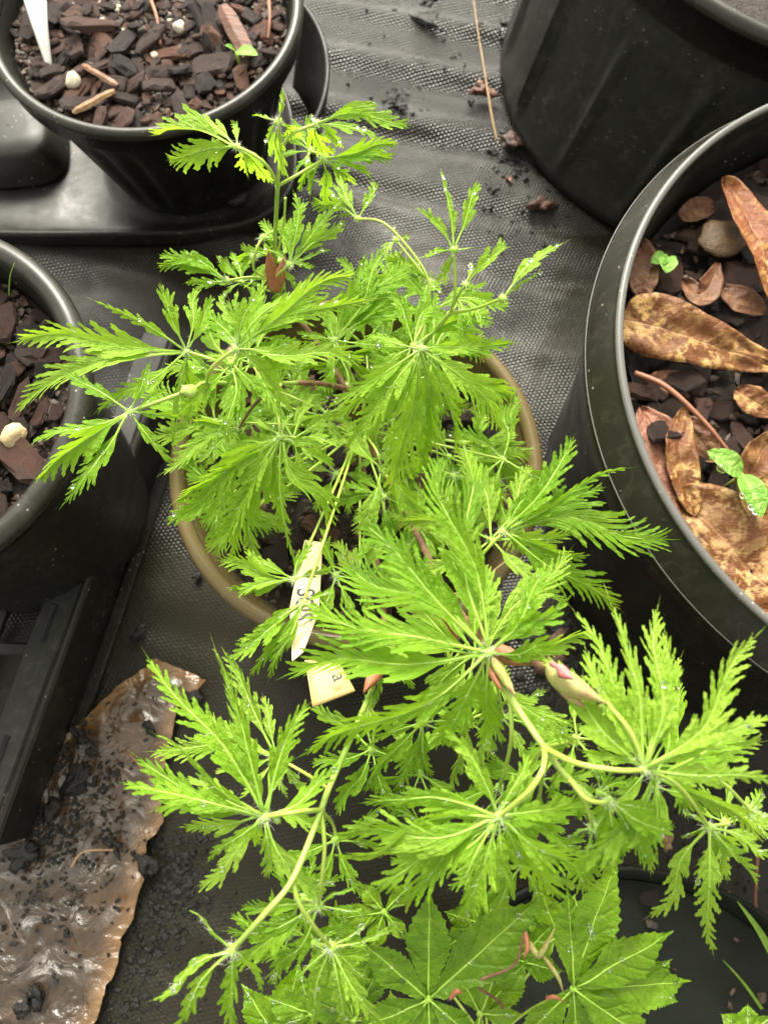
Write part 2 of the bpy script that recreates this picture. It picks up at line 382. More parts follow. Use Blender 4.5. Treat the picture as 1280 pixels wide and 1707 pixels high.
# ------------------------------------------------------------------ setting: ground and woven mat
def ridge(x, y):
    n_ = Vector((0.22, 0.975))
    s_ = n_.x * x + n_.y * y
    q = s_ + 0.012 * noise.noise(Vector((x * 7, y * 7, 3.1)))
    amp = (0.0020 * smoothstep(0.26, 0.40, y) + 0.0005) * (1 + 0.9 * noise.noise(Vector((x * 11, y * 9, 6.6))))
    h = amp * math.sin(2 * math.pi * q / 0.042) + 0.5 * amp * math.sin(2 * math.pi * q / 0.0235 + 1.3 + 2 * noise.noise(Vector((x * 5, y * 5, 9))))
    h += 0.0030 * noise.noise(Vector((x * 9, y * 12, 1.7))) + 0.0012 * noise.noise(Vector((x * 30, y * 40, 5.7)))
    return h
def axis(lo, hi, step, far):
    a = []; v = lo
    while v < hi: a.append(v); v += step
    a.append(hi); d = step
    left, right = [], []
    l_, r_ = lo, hi
    while l_ > -far: d *= 1.35; l_ -= d; left.append(l_); r_ += d; right.append(r_)
    return left[::-1] + a + right
mb = MB()
xs, ys = axis(-0.36, 0.36, 0.0045, 1.6), axis(-0.2, 0.72, 0.0045, 1.6)
idx = [[mb.add((x, y, ridge(x, y) if abs(x) < 1 and abs(y) < 1.2 else 0)) for x in xs] for y in ys]
for j in range(len(ys) - 1):
    for i in range(len(xs) - 1): mb.f.append((idx[j][i], idx[j][i + 1], idx[j + 1][i + 1], idx[j + 1][i]))
tag(obj('ground_mat', mb, 'woven_mat'), 'black woven ground cover fabric, wet and rippled, under all the pots', kind='structure')
mb = MB()
for p in ((-60, -60), (60, -60), (60, 60), (-60, 60)): mb.add((p[0], p[1], -0.02))
mb.f.append((0, 1, 2, 3))
tag(obj('ground', mb, 'ground'), 'bare earth around the ground cover fabric', kind='structure')

# ------------------------------------------------------------------ pots
def rim_profile(Rr, z, bead, band, wall):
    """rolled bead at the top, a straight band below it"""
    pts = [(Rr - bead * 0.7, z - band)]
    pts.append((Rr - bead * 0.55, z - bead * 1.6))
    for k in range(9):
        q = R(-60 + k * 30)
        pts.append((Rr - bead + bead * math.cos(q), z - bead + bead * math.sin(q)))
    pts += [(Rr - 2 * bead, z - bead * 1.8), (Rr - bead * 2.0, z - band)]
    return pts
def lip_profile(Rr, z):
    return [(Rr - 0.001, z - 0.030), (Rr - 0.0002, z - 0.020), (Rr, z - 0.0150), (Rr - 0.0006, z - 0.0140), (Rr - 0.0016, z - 0.0128), (Rr - 0.0072, z - 0.0026), (Rr - 0.0077, z - 0.0022), (Rr - 0.0082, z - 0.0006), (Rr - 0.0090, z), (Rr - 0.0102, z - 0.0006), (Rr - 0.0107, z - 0.003), (Rr - 0.011, z - 0.030)]
plastic('lip_plastic', (0.008, 0.0078, 0.005), (0.020, 0.0185, 0.012), (0.060, 0.054, 0.037), (0.18, 0.45), 0.7)
plastic('bead_plastic', (0.09, 0.09, 0.083), (0.15, 0.146, 0.135), (0.10, 0.095, 0.08), (0.2, 0.4))
def pot(name, label, c, Rr, zr, rb, z0, bodymat, rimmat, bead=0.004, band=0.018, fn=None, seg=144, inner=None, lip=False, group='plastic nursery pots'):
    t = empty(name, (c[0], c[1], z0), label, 'pot', group)
    cc = Vector((c[0], c[1], 0))
    m_ = MB(); m_.lathe(lip_profile(Rr, zr) if lip else rim_profile(Rr, zr, bead, band, 0), seg, cc, close=True)
    obj('rim', m_, rimmat, t)
    if lip:
        m_ = MB(); m_.lathe([(Rr - 0.0093 + 0.0016 * math.cos(q_), zr + 0.0002 + 0.0013 * math.sin(q_)) for q_ in (R(30 * k) for k in range(12))], seg, cc, close=True)
        obj('bead', m_, 'bead_plastic', t)
        m_ = MB(); m_.lathe([(Rr + 0.0003 * math.cos(q_), zr - 0.0145 + 0.0004 * math.sin(q_)) for q_ in (R(45 * k) for k in range(8))], seg, cc, close=True)
        obj('edge_line', m_, 'bead_plastic', t)  # thin ring of paler plastic along the outer edge of the lip
    m_ = MB()
    rt = Rr - bead * 1.1 - 0.0015
    zt = zr - band * 0.75
    prof = [(0.001, z0 + 0.004), (rb * 0.85, z0 + 0.004), (rb * 0.93, z0 + 0.0005), (rb, z0 + 0.004)]
    for k in range(1, 25):
        f = k / 24; prof.append((rb + (rt - 0.001 - rb) * f, z0 + 0.004 + (zt - z0 - 0.004) * f))
    rings = m_.lathe(prof, seg, cc, fn)
    obj('wall', m_, bodymat, t)
    m_ = MB()
    prof = [(Rr - bead * 1.75, zr - bead * 1.2)]
    for k in range(0, 13):
        f = k / 12
        prof.append((Rr - bead * 2 - 0.0008 + (rb - 0.003 - Rr + bead * 2) * f, zr - bead * 1.9 + (z0 + 0.006 - zr) * f * 0.9))
    m_.lathe(prof, seg, cc)
    obj('inner_wall', m_, inner or bodymat, t)
    return t
def flutes(n, depth, z0, z1, sharp=3):
    def fn(r, z, q):
        k = smoothstep(z0, z0 + 0.015, z) * (1 - smoothstep(z1 - 0.025, z1, z))
        c_ = (0.5 + 0.5 * math.cos(q * n)) ** sharp
        return r - depth * k * c_
    return fn
MAIN_C = (-0.0122, 0.1207); MAIN_Z = 0.135
pot('nursery_pot', 'olive brown rimmed pot in the middle holding the lacy maple', MAIN_C, 0.0825, MAIN_Z, 0.056, 0.002, 'olive_plastic', 'olive_plastic', 0.0036, 0.016, inner='olive_plastic')
BIG_C = (0.2255, 0.1394); BIG_R = 0.1452; BIG_Z = CAM_H - 0.2627
pot('nursery_pot', 'large black pot at right full of bark and brown fallen leaves', BIG_C, BIG_R, BIG_Z, 0.130, 0.002, 'black_plastic', 'lip_plastic', 0.0053, 0.026, seg=200, lip=True)
LEFT_C = (-0.2019, 0.1348); LEFT_Z = CAM_H - 0.2805
pot('nursery_pot', 'black pot of dark wet bark at the left edge with shiny grey rim', LEFT_C, 0.0838, LEFT_Z, 0.062, 0.012, 'black_plastic', 'rim_plastic', 0.0050, 0.015)
TL_K = 0.09 / 0.0825; TL_C = (-0.1242 * TL_K, 0.367 * TL_K); TL_Z = CAM_H - 0.3041 * TL_K
pot('nursery_pot', 'black fluted pot of reddish bark standing in the tray at top left', TL_C, 0.090, TL_Z, 0.056, 0.010, 'black_plastic', 'rim_plastic', 0.0036, 0.016, fn=flutes(22, 0.0032, 0.015, TL_Z - 0.02, 2))
TR_C = (0.240, 0.470); TR_Z = 0.155
def trfn(r, z, q):
    c_ = abs(math.sin(q * 9 + 0.5))
    k = smoothstep(0.01, 0.03, z) * (1 - smoothstep(TR_Z - 0.055, TR_Z - 0.035, z))
    return r + 0.0065 * k * (1 - smoothstep(0.03, 0.17, c_)) - 0.0020 * k
tr_pot = pot('nursery_pot', 'large dusty black pot with raised ribs at top right', TR_C, 0.172, TR_Z, 0.156, 0.002, 'black_plastic_dusty', 'rim_plastic', 0.004, 0.022, fn=trfn, seg=280)
def lean(root, kx, ky, z0=0.0):
    for ch in root.children:
        if ch.data.users > 1: ch.location += Vector((kx, ky, 0)) * (ch.location.z + z0); continue
        for v in ch.data.vertices: v.co.x += kx * (v.co.z + z0); v.co.y += ky * (v.co.z + z0)
lean(tr_pot, 0.27, 0.10)          # the soft pot has slumped to one side
BR_C = at(1075, 1935, 0.05)
pot('nursery_pot', 'dark pot at the bottom edge holding the broad leaved maple', (BR_C.x, BR_C.y), 0.117, 0.05, 0.105, 0.002, 'dull_black', 'dull_black', 0.0012, 0.008)

# ------------------------------------------------------------------ bark filling the pots
rnd = random.Random(7)
def chip_mesh(i):
    r_ = random.Random(100 + i)
    L, W, T = r_.uniform(0.8, 1.25), r_.uniform(0.38, 0.75), r_.uniform(0.08, 0.18)
    n = r_.randint(7, 9); m_ = MB()
    ol = []
    for k in range(n):
        q = 2 * math.pi * (k + r_.uniform(-0.3, 0.3)) / n
        rr = r_.uniform(0.74, 1.1)
        x = L * math.copysign(abs(math.cos(q)) ** 0.7, math.cos(q)) * rr; y = W * math.copysign(abs(math.sin(q)) ** 0.7, math.sin(q)) * rr
        ol.append((x * 0.5, y * 0.5))
    bend = r_.uniform(-0.25, 0.25)
    def z_(x, y): return bend * x * x + r_.uniform(-0.03, 0.03)
    lv = []
    for sc_, zz in ((0.86, -T / 2), (1.0, -T * 0.15), (0.97, T * 0.28), (0.80, T / 2), (0.42, T / 2 * r_.uniform(0.9, 1.5))):
        lv.append([m_.add((x * sc_ + r_.uniform(-.02, .02), y * sc_ + r_.uniform(-.02, .02), zz + z_(x, y))) for x, y in ol])
    for A, B in zip(lv, lv[1:]):
        for k in range(n): m_.f.append((A[k], A[(k + 1) % n], B[(k + 1) % n], B[k]))
    m_.f.append(tuple(lv[0][::-1])); m_.f.append(tuple(lv[-1]))
    return m_.mesh('bark_chip', smooth=False)
CHIPS = {}
for mt in ('bark', 'wet_bark'):
    CHIPS[mt] = []
    for i in range(16):
        me = chip_mesh(i); me.materials.append(MATS[mt]); CHIPS[mt].append(me)
def mulch(label, c, rad, z, n, size, mt, seed, inside, crumbs=500, dome=0.004, perl=0, skip=None, soilmat='soil'):
    r_ = random.Random(seed)
    root = empty('bark_mulch', (c[0], c[1], z), label, 'mulch', 'bark filling the pots')
    m_ = MB(); N = 40; rr = []
    for j in range(N + 1):
        r0 = rad * j / N
        ring = []
        for k in range(96):
            q = 2 * math.pi * k / 96
            x, y = c[0] + r0 * math.cos(q), c[1] + r0 * math.sin(q)
            h = 0.0 if soilmat != 'soil' else 0.0035 * noise.noise(Vector((x * 90, y * 90, seed))) + 0.002 * noise.noise(Vector((x * 300, y * 300, seed)))
            ring.append(m_.add((x, y, z + h)))
        rr.append(ring)
    for A, B in zip(rr, rr[1:]):
        for k in range(96): m_.f.append((A[k], A[(k + 1) % 96], B[(k + 1) % 96], B[k]))
    obj('soil', m_, soilmat, root)
    placed = []; tries = 0
    while len(placed) < n and tries < n * 60:
        tries += 1
        q, d = r_.uniform(0, 2 * math.pi), rad * math.sqrt(r_.random()) * 0.96
        x, y = c[0] + d * math.cos(q), c[1] + d * math.sin(q)
        if not inside(x, y): continue
        s_ = size * r_.choice((0.45, 0.6, 0.75, 0.9, 1.0, 1.2, 1.45))
        if skip and skip(x, y) and s_ > size * 0.62: continue
        if d > rad - s_ * 0.42: continue
        if any((x - a) ** 2 + (y - b_) ** 2 < (0.225 * (s_ + e)) ** 2 for a, b_, e in placed): continue
        placed.append((x, y, s_))
        me = r_.choice(CHIPS[mt])
        o = bpy.data.objects.new('bark_chip', me); C.objects.link(o); o.parent = root
        tl = 0.27
        o.location = (x - c[0], y - c[1], 0.0025 + r_.uniform(0, 0.0045) + s_ * 0.10)
        o.rotation_euler = (r_.gauss(0, tl), r_.gauss(0, tl), r_.uniform(0, 6.28))
        o.scale = (s_ * r_.uniform(0.8, 1.25), s_, s_ * r_.uniform(0.8, 1.2))
    m_ = MB()
    for k in range(crumbs):
        q, d = r_.uniform(0, 2 * math.pi), rad * math.sqrt(r_.random()) * 0.97
        x, y = c[0] + d * math.cos(q), c[1] + d * math.sin(q)
        if not inside(x, y): continue
        s_ = r_.uniform(0.0006, 0.0024)
        m_.blob((x, y, z + 0.002 + r_.uniform(0, 0.003)), s_, r_, 1, (1.4, 0.8, 0.6), 0.4)
    if m_.v:
        o = obj('soil_crumbs', m_, 'crumb', root, smooth=False); tag(o, kind='stuff')
    for k in range(perl):
        for _ in range(40):
            q, d = r_.uniform(0, 2 * math.pi), rad * math.sqrt(r_.random()) * 0.8
            x, y = c[0] + d * math.cos(q), c[1] + d * math.sin(q)
            if inside(x, y) and (not skip or skip(x, y)): break
        else: continue
        m_ = MB(); m_.blob((x, y, z + 0.0045), r_.choice((0.0008, 0.001, 0.0014, 0.002)), r_, 1, (1, 0.85, 0.8), 0.25)
        obj('perlite_grain', m_, 'perlite', root)
    return root
TL_S = TL_Z - 0.017
mulch('reddish brown bark chips and black compost in the top left pot', TL_C, 0.0805, TL_S, 280, 0.0185, 'bark', 3,
      lambda x, y: y < 0.485, 4200, perl=90, skip=lambda x, y: ((x + 0.137) / 0.050) ** 2 + ((y - 0.435) / 0.045) ** 2 < 1)
LEFT_S = LEFT_Z - 0.022
mulch('dark wet bark chips in the left edge pot', LEFT_C, 0.074, LEFT_S, 120, 0.024, 'wet_bark', 4, lambda x, y: x > -0.24, 1500)
BIG_S = BIG_Z - 0.034
mulch('dark wet bark chips under the fallen leaves in the large right pot', BIG_C, 0.132, BIG_S, 230, 0.025, 'wet_bark', 5, lambda x, y: x < 0.245, 2200)
mulch('dark compost and bark at the foot of the lacy maple', MAIN_C, 0.073, MAIN_Z - 0.026, 90, 0.016, 'wet_bark', 6, lambda x, y: True, 500, perl=14)
mulch('flat dark compost inside the pot of the broad leaved maple', (BR_C.x, BR_C.y), 0.109, 0.035, 4, 0.018, 'wet_bark', 8, lambda x, y: True, 60, soilmat='wet_compost')
tr_m = mulch('bark in the ribbed pot at top right', TR_C, 0.156, TR_Z - 0.03, 12, 0.024, 'wet_bark', 9, lambda x, y: y < 0.5, 50)
lean(tr_m, 0.27, 0.10, TR_Z - 0.03)

# ------------------------------------------------------------------ leaves
def frame(pts, i, roll):
    n = len(pts)
    t = (pts[min(i + 1, n - 1)] - pts[max(i - 1, 0)]).normalized()
    up = Vector((0, -0.22, 1)).normalized()
    if abs(t.dot(up)) > 0.93: up = (up + Vector((0, -1.0, 0))).normalized()
    s_ = t.cross(up).normalized(); n_ = s_.cross(t).normalized()
    c_, d = math.cos(roll), math.sin(roll)
    return t, s_ * c_ + n_ * d, n_ * c_ - s_ * d
class Curve:
    def __init__(s, pts, roll, twist=0):
        s.p = pts; s.n = len(pts) - 1
        s.fr = [frame(pts, i, roll + twist * i / s.n) for i in range(len(pts))]
        s.L = sum((a - b_).length for a, b_ in zip(pts, pts[1:]))
    def pos(s, u, v, h):
        x = min(1.0, max(0.0, u)) * s.n; i = min(int(x), s.n - 1); f = x - i
        p = s.p[i].lerp(s.p[i + 1], f)
        t = s.fr[i][0].lerp(s.fr[i + 1][0], f); sd_ = s.fr[i][1].lerp(s.fr[i + 1][1], f); nn = s.fr[i][2].lerp(s.fr[i + 1][2], f)
        if u > 1: p = p + t * (u - 1) * s.L
        return p + sd_ * v + nn * h

def lace_lobe(m_, veins, hub, tip, width, r_, arch=0.10, bend=0.0):
    """a lobe with a narrow stalk whose blade is cut into long forward pointing toothed fingers"""
    d = tip - hub; L = d.length
    side = d.cross(Vector((0, 0, 1)))
    side = side.normalized() if side.length > 1e-6 else Vector((1, 0, 0))
    k1, k2 = r_.uniform(-0.09, 0.09), r_.uniform(-0.07, 0.07)
    up = Vector((0, 0, 1)) * L
    pts = spline([hub, hub + d * 0.36 + side * L * k1 + up * arch * r_.uniform(0.5, 1.2), hub + d * 0.72 + side * L * (k1 * 0.4 + k2) + up * arch * r_.uniform(0.3, 1.1), tip], 7)
    cv = Curve(pts, r_.uniform(-0.5, 0.5), r_.uniform(-0.9, 0.9))
    L = cv.L; W = width * L * 0.70
    ph = r_.uniform(0, 60); fold = r_.choice((0.1, 0.25, 0.4, 0.6, 0.9)); curl = r_.uniform(-0.3, 0.7)
    dry = r_.choice((0, 0, 0, 0, 0, 0.5, 0.9))
    st = r_.uniform(0.11, 0.20)                         # end of the stalk
    a0 = r_.uniform(0.29, 0.42)
    def ang(s_): return a0 * (1.22 - 0.55 * s_)
    def H(u, v, x=0.0):
        a = abs(v) / max(W, 1e-5)
        wr = 0.13 * W * noise.noise(Vector((u * 6 + ph, v / W * 1.5, ph))) + 0.06 * W * noise.noise(Vector((u * 17 + ph, v / W * 5, ph)))
        return W * (fold * a * 0.8 - curl * a * a * 0.6 * (0.3 + u)) + wr + x
    def P(s_, t, sgn, rib=0.0, x=0.0):
        """oblique coordinates: s_ along the midrib, t (metres) along a finger"""
        a = ang(s_); u = s_ + t * math.cos(a) / L * (1 - 0.12 * t / W); v = t * math.sin(a) * (1 - 0.05 * t / W)
        return m_.add(cv.pos(u, sgn * v, H(u, sgn * v, x)), (s_ * L, t), rib=rib, dry=dry * smoothstep(0.80, 1.0, u))
    n = max(4, min(9, int(round(L / 0.0060)) + r_.choice((0, 0, 1))))
    s_end = 0.90
    for sgn in (1, -1):
        cuts = [st + (s_end - st) * ((k + (0.0 if k in (0, n) else r_.uniform(-0.24, 0.24))) / n) ** 0.92 for k in range(n + 1)]
        if sgn < 0: cuts = [c + (s_end - st) / n * 0.35 * (0 < i < n) for i, c in enumerate(cuts)]
        # stalk strip
        prev = None
        for k in range(6):
            s_ = st * k / 5; hw = W * (0.13 + 0.11 * (k / 5))
            cur = (P(s_, 0, sgn, 1.0), P(s_ - 0.0, hw * (0.9 + 0.3 * (k == 5)), sgn, 0.6))
            if prev: m_.f.append((prev[0], prev[1], cur[1], cur[0]) if sgn > 0 else (prev[0], cur[0], cur[1], prev[1]))
            prev = cur
        base_m, base_e = prev
        last_notch = None
        for k in range(n):
            s0, s1 = cuts[k], cuts[k + 1]
            f = (k + 0.5) / n
            T = W / math.sin(a0) * ((0.82 + 0.30 * smoothstep(0, 0.30, f)) * (1 - f) ** 0.66 + 0.10) * r_.uniform(0.74, 1.14)
            T = min(T, (1.03 - s0) * L / math.cos(ang(s0)) * 0.98)
            if k == n - 1: T *= 0.8
            c1 = T * (r_.uniform(0.26, 0.54) if k < 2 else r_.uniform(0.12, 0.40)) if k < n - 1 else 0.05 * T     # depth of the cut on the far side
            c0 = last_notch if last_notch is not None else T * r_.uniform(0.45, 0.6)
            c0 = min(c0, T * 0.8); c1 = min(c1, T * 0.8)
            x = r_.uniform(-0.10, 0.10) * W
            def Q(f_, t, rib=0.0):
                return P(s0 + (s1 - s0) * f_, t, sgn, rib, x * (t / T) ** 1.5)
            rows = 8; ser = r_.uniform(0.10, 0.20)
            L_, M_, R_ = [], [], []
            for j in range(rows + 1):
                t_ = j / rows
                tl, tm, tr = c0 * 0 + T * t_, T * t_, T * t_
                # half width of the finger in parts of its base
                def half(c):
                    tt = T * t_
                    if tt <= c: return 0.5
                    q = (tt - c) / (T - c)
                    return 0.5 * (1 - q) ** 0.72 * (1 - 0.12 * math.sin(q * 3.1)) * (0.80 if q > 0 else 1)
                hl, hr = half(c0), half(c1)
                if j and j < rows:
                    if T * t_ > c0: hl += ser * (1 if j % 2 else -0.35) * (1 - t_) ** 0.4; tl += T * 0.05 * (j % 2)
                    if T * t_ > c1: hr += ser * 0.7 * (1 if j % 2 == 0 else -0.3) * (1 - t_) ** 0.4; tr += T * 0.05 * (j % 2 == 0)
                if j == rows: hl = hr = 0.02
                L_.append((0.5 - hl, tl)); R_.append((0.5 + hr, tr)); M_.append((0.5, tm))
            li = [Q(f_, t, 1.0 if t == 0 else 0) for f_, t in L_]; mi = [Q(f_, t, 1.0 if t == 0 else 0.3) for f_, t in M_]; ri = [Q(f_, t, 1.0 if t == 0 else 0) for f_, t in R_]
            for j in range(rows):
                for A, B in ((li, mi), (mi, ri)):
                    q = (A[j], A[j + 1], B[j + 1], B[j])
                    m_.f.append(q if sgn > 0 else q[::-1])
            last_notch = c1
        # tip of the lobe
        e0 = P(s_end, 0, sgn, 0.8); e1 = P(s_end + 0.02, W * 0.10, sgn); e2 = P(1.07, 0, 1, 0.3); e3 = P(s_end + 0.075, W * 0.085, sgn); e4 = P(s_end + 0.07, W * 0.03, sgn)
        q = (e0, e1, e3, e4, e2); m_.f.append(q if sgn > 0 else q[::-1])
    pts = [cv.pos(u, 0, H(u, 0) - 0.00005) for u in (0, .08, .16, .24, .34, .44, .54, .64, .76, .88)]
    r0 = min(0.00048, 0.008 * L + 0.0002)
    veins.tube(pts, [r0 * (1 - 0.82 * k / 9) for k in range(10)], 6)
    return cv

def broad_lobe(m_, veins, hub, tip, width, r_, arch=0.06, bend=0):
    d = tip - hub
    side = d.cross(Vector((0, 0, 1))).normalized()
    ctl = (hub + tip) / 2 + Vector((0, 0, 1)) * d.length * arch + side * d.length * r_.uniform(-0.05, 0.05)
    cv = Curve(bez(hub, ctl, tip, 18), r_.uniform(-0.2, 0.2), r_.uniform(-0.2, 0.2))
    L = cv.L; W = width * L; ph = r_.uniform(0, 60)
    fold = r_.uniform(0.1, 0.35); N = 30
    rows = []
    for i in range(N + 1):
        u = i / N
        e = W * (0.30 * smoothstep(0, 0.06, u) + 0.70 * smoothstep(0.05, 0.50, u)) * (1 - smoothstep(0.50, 1.02, u) ** 1.1) + W * 0.012
        saw = (i % 2) * 0.10 + (0.05 if i % 4 == 1 else 0)
        row = []
        for k, f in enumerate((-1, -0.8, -0.55, -0.28, 0, 0.28, 0.55, 0.8, 1)):
            v = f * e; uu = u
            if abs(f) == 1: v *= 1 + saw; uu += saw * 0.12
            h = W * (fold * abs(v) / W * 0.7) + 0.16 * W * noise.noise(Vector((u * 5 + ph, v / W * 2.4, ph))) + 0.08 * W * math.sin(u * 16 + ph) * abs(f) ** 2
            row.append(m_.add(cv.pos(uu, v, h), (u * L, v), rib=0.8 if f == 0 else 0.0))
        rows.append(row)
    for A, B in zip(rows, rows[1:]):
        for k in range(8): m_.f.append((A[k], A[k + 1], B[k + 1], B[k]))
    pts = [cv.pos(u, 0, 0.0001 + 0.16 * W * noise.noise(Vector((u * 5 + ph, 0, ph)))) for u in (0, .1, .2, .3, .4, .5, .6, .7, .8, .9)]
    veins.tube(pts, [0.00042 * (1 - 0.8 * k / 9) for k in range(10)], 6)
    return cv

DROPS = []
def build_leaf(root, hub, hz, lobes, droop=0.0, width=0.21, seed=0, lobefn=lace_lobe, mat='lace_leaf', ribmat='leaf_vein', fuzz=0.6, arch=0.10, drops=8):
    """lobes: (px, py[, extra dz[, width factor]]) for every lobe's tip"""
    r_ = random.Random(seed * 77 + 5)
    H0 = at(hub[0], hub[1], hz)
    m_, vn = MB(), MB(); cvs = []
    for lb in lobes:
        dz = lb[2] if len(lb) > 2 else 0; wf = lb[3] if len(lb) > 3 else 1
        tz = hz - droop + dz + r_.uniform(-0.005, 0.005)
        T = at(lb[0], lb[1], tz)
        h0 = H0 + (T - H0).normalized() * 0.0008 + Vector((0, 0, r_.uniform(-0.0006, 0.0006)))
        cvs.append(lobefn(m_, vn, h0, T, width * wf * r_.uniform(0.9, 1.12), r_, arch))
    lf = obj('leaf', m_, mat, root)
    vn.blob(H0, 0.0016, r_, 1, (1, 1, 0.7), 0.15)
    obj('vein', vn, ribmat, lf)
    if fuzz > 0:
        fz = MB(); 
        for k in range(int(150 * fuzz)):
            a = Vector((r_.gauss(0, 1), r_.gauss(0, 1), r_.gauss(0.4, 1))).normalized()
            p0 = H0 + a * 0.0009; ln = r_.uniform(0.0006, 0.0024)
            p1 = p0 + a * ln + Vector((r_.gauss(0, .0006), r_.gauss(0, .0006), -0.0004))
            sv = a.cross(Vector((r_.gauss(0, 1), r_.gauss(0, 1), r_.gauss(0, 1)))).normalized() * 0.00005
            i = fz.add(p0 - sv); fz.add(p0 + sv); fz.add(p1); fz.f.append((i, i + 1, i + 2))
        for cv in cvs:
            for k in range(int(34 * fuzz)):
                u = r_.random() ** 1.6 * 0.7
                p0 = cv.pos(u, 0, 0.0003); a = Vector((r_.gauss(0, 1), r_.gauss(0, 1), r_.gauss(0.5, 1))).normalized()
                p1 = p0 + a * r_.uniform(0.001, 0.0028)
                sv = a.cross(Vector((1, 0.3, 0.2))).normalized() * 0.00004
                i = fz.add(p0 - sv); fz.add(p0 + sv); fz.add(p1); fz.f.append((i, i + 1, i + 2))
        obj('hair', fz, 'fuzz', lf)
    for k in range(drops):
        cv = r_.choice(cvs); u = r_.uniform(0.3, 0.85)
        DROPS.append((cv.pos(u, r_.uniform(-0.4, 0.4) * width * cv.L * 0.4, 0.0005), r_.choice((0.0003, 0.0004, 0.0005, 0.0006, 0.0008))))
    return H0

def stalk(root, name, pts, r0, r1, mat='petiole', n=8, seg=10):
    P = spline([at(*p) if isinstance(p, tuple) else p for p in pts], n)
    if name != 'trunk': r0 *= 0.48; r1 *= 0.52
    m_ = MB(); k = len(P)
    m_.tube(P, [(r0 + (r1 - r0) * i / (k - 1)) * (1 + 0.10 * noise.noise(P[i] * 300)) * (1.25 if i in (0, k - 1) and name != 'trunk' else 1) for i in range(k)], seg)
    o = obj(name, m_, mat, root)
    if name == 'petiole':
        fz = MB(); rh = random.Random(k * 31 + int(P[0].x * 1e5))
        for _ in range(70):
            i = rh.randrange(k); a = Vector((rh.gauss(0, 1), rh.gauss(0, 1), rh.gauss(0, 1))).normalized()
            p0 = P[i].lerp(P[min(i + 1, k - 1)], rh.random()); p1 = p0 + a * (r1 + rh.uniform(0.0004, 0.0014))
            sv = a.cross(Vector((0.3, 0.9, 0.2))).normalized() * 0.00004
            j = fz.add(p0 - sv); fz.add(p0 + sv); fz.add(p1); fz.f.append((j, j + 1, j + 2))
        obj('hair', fz, 'fuzz', o)
    return o

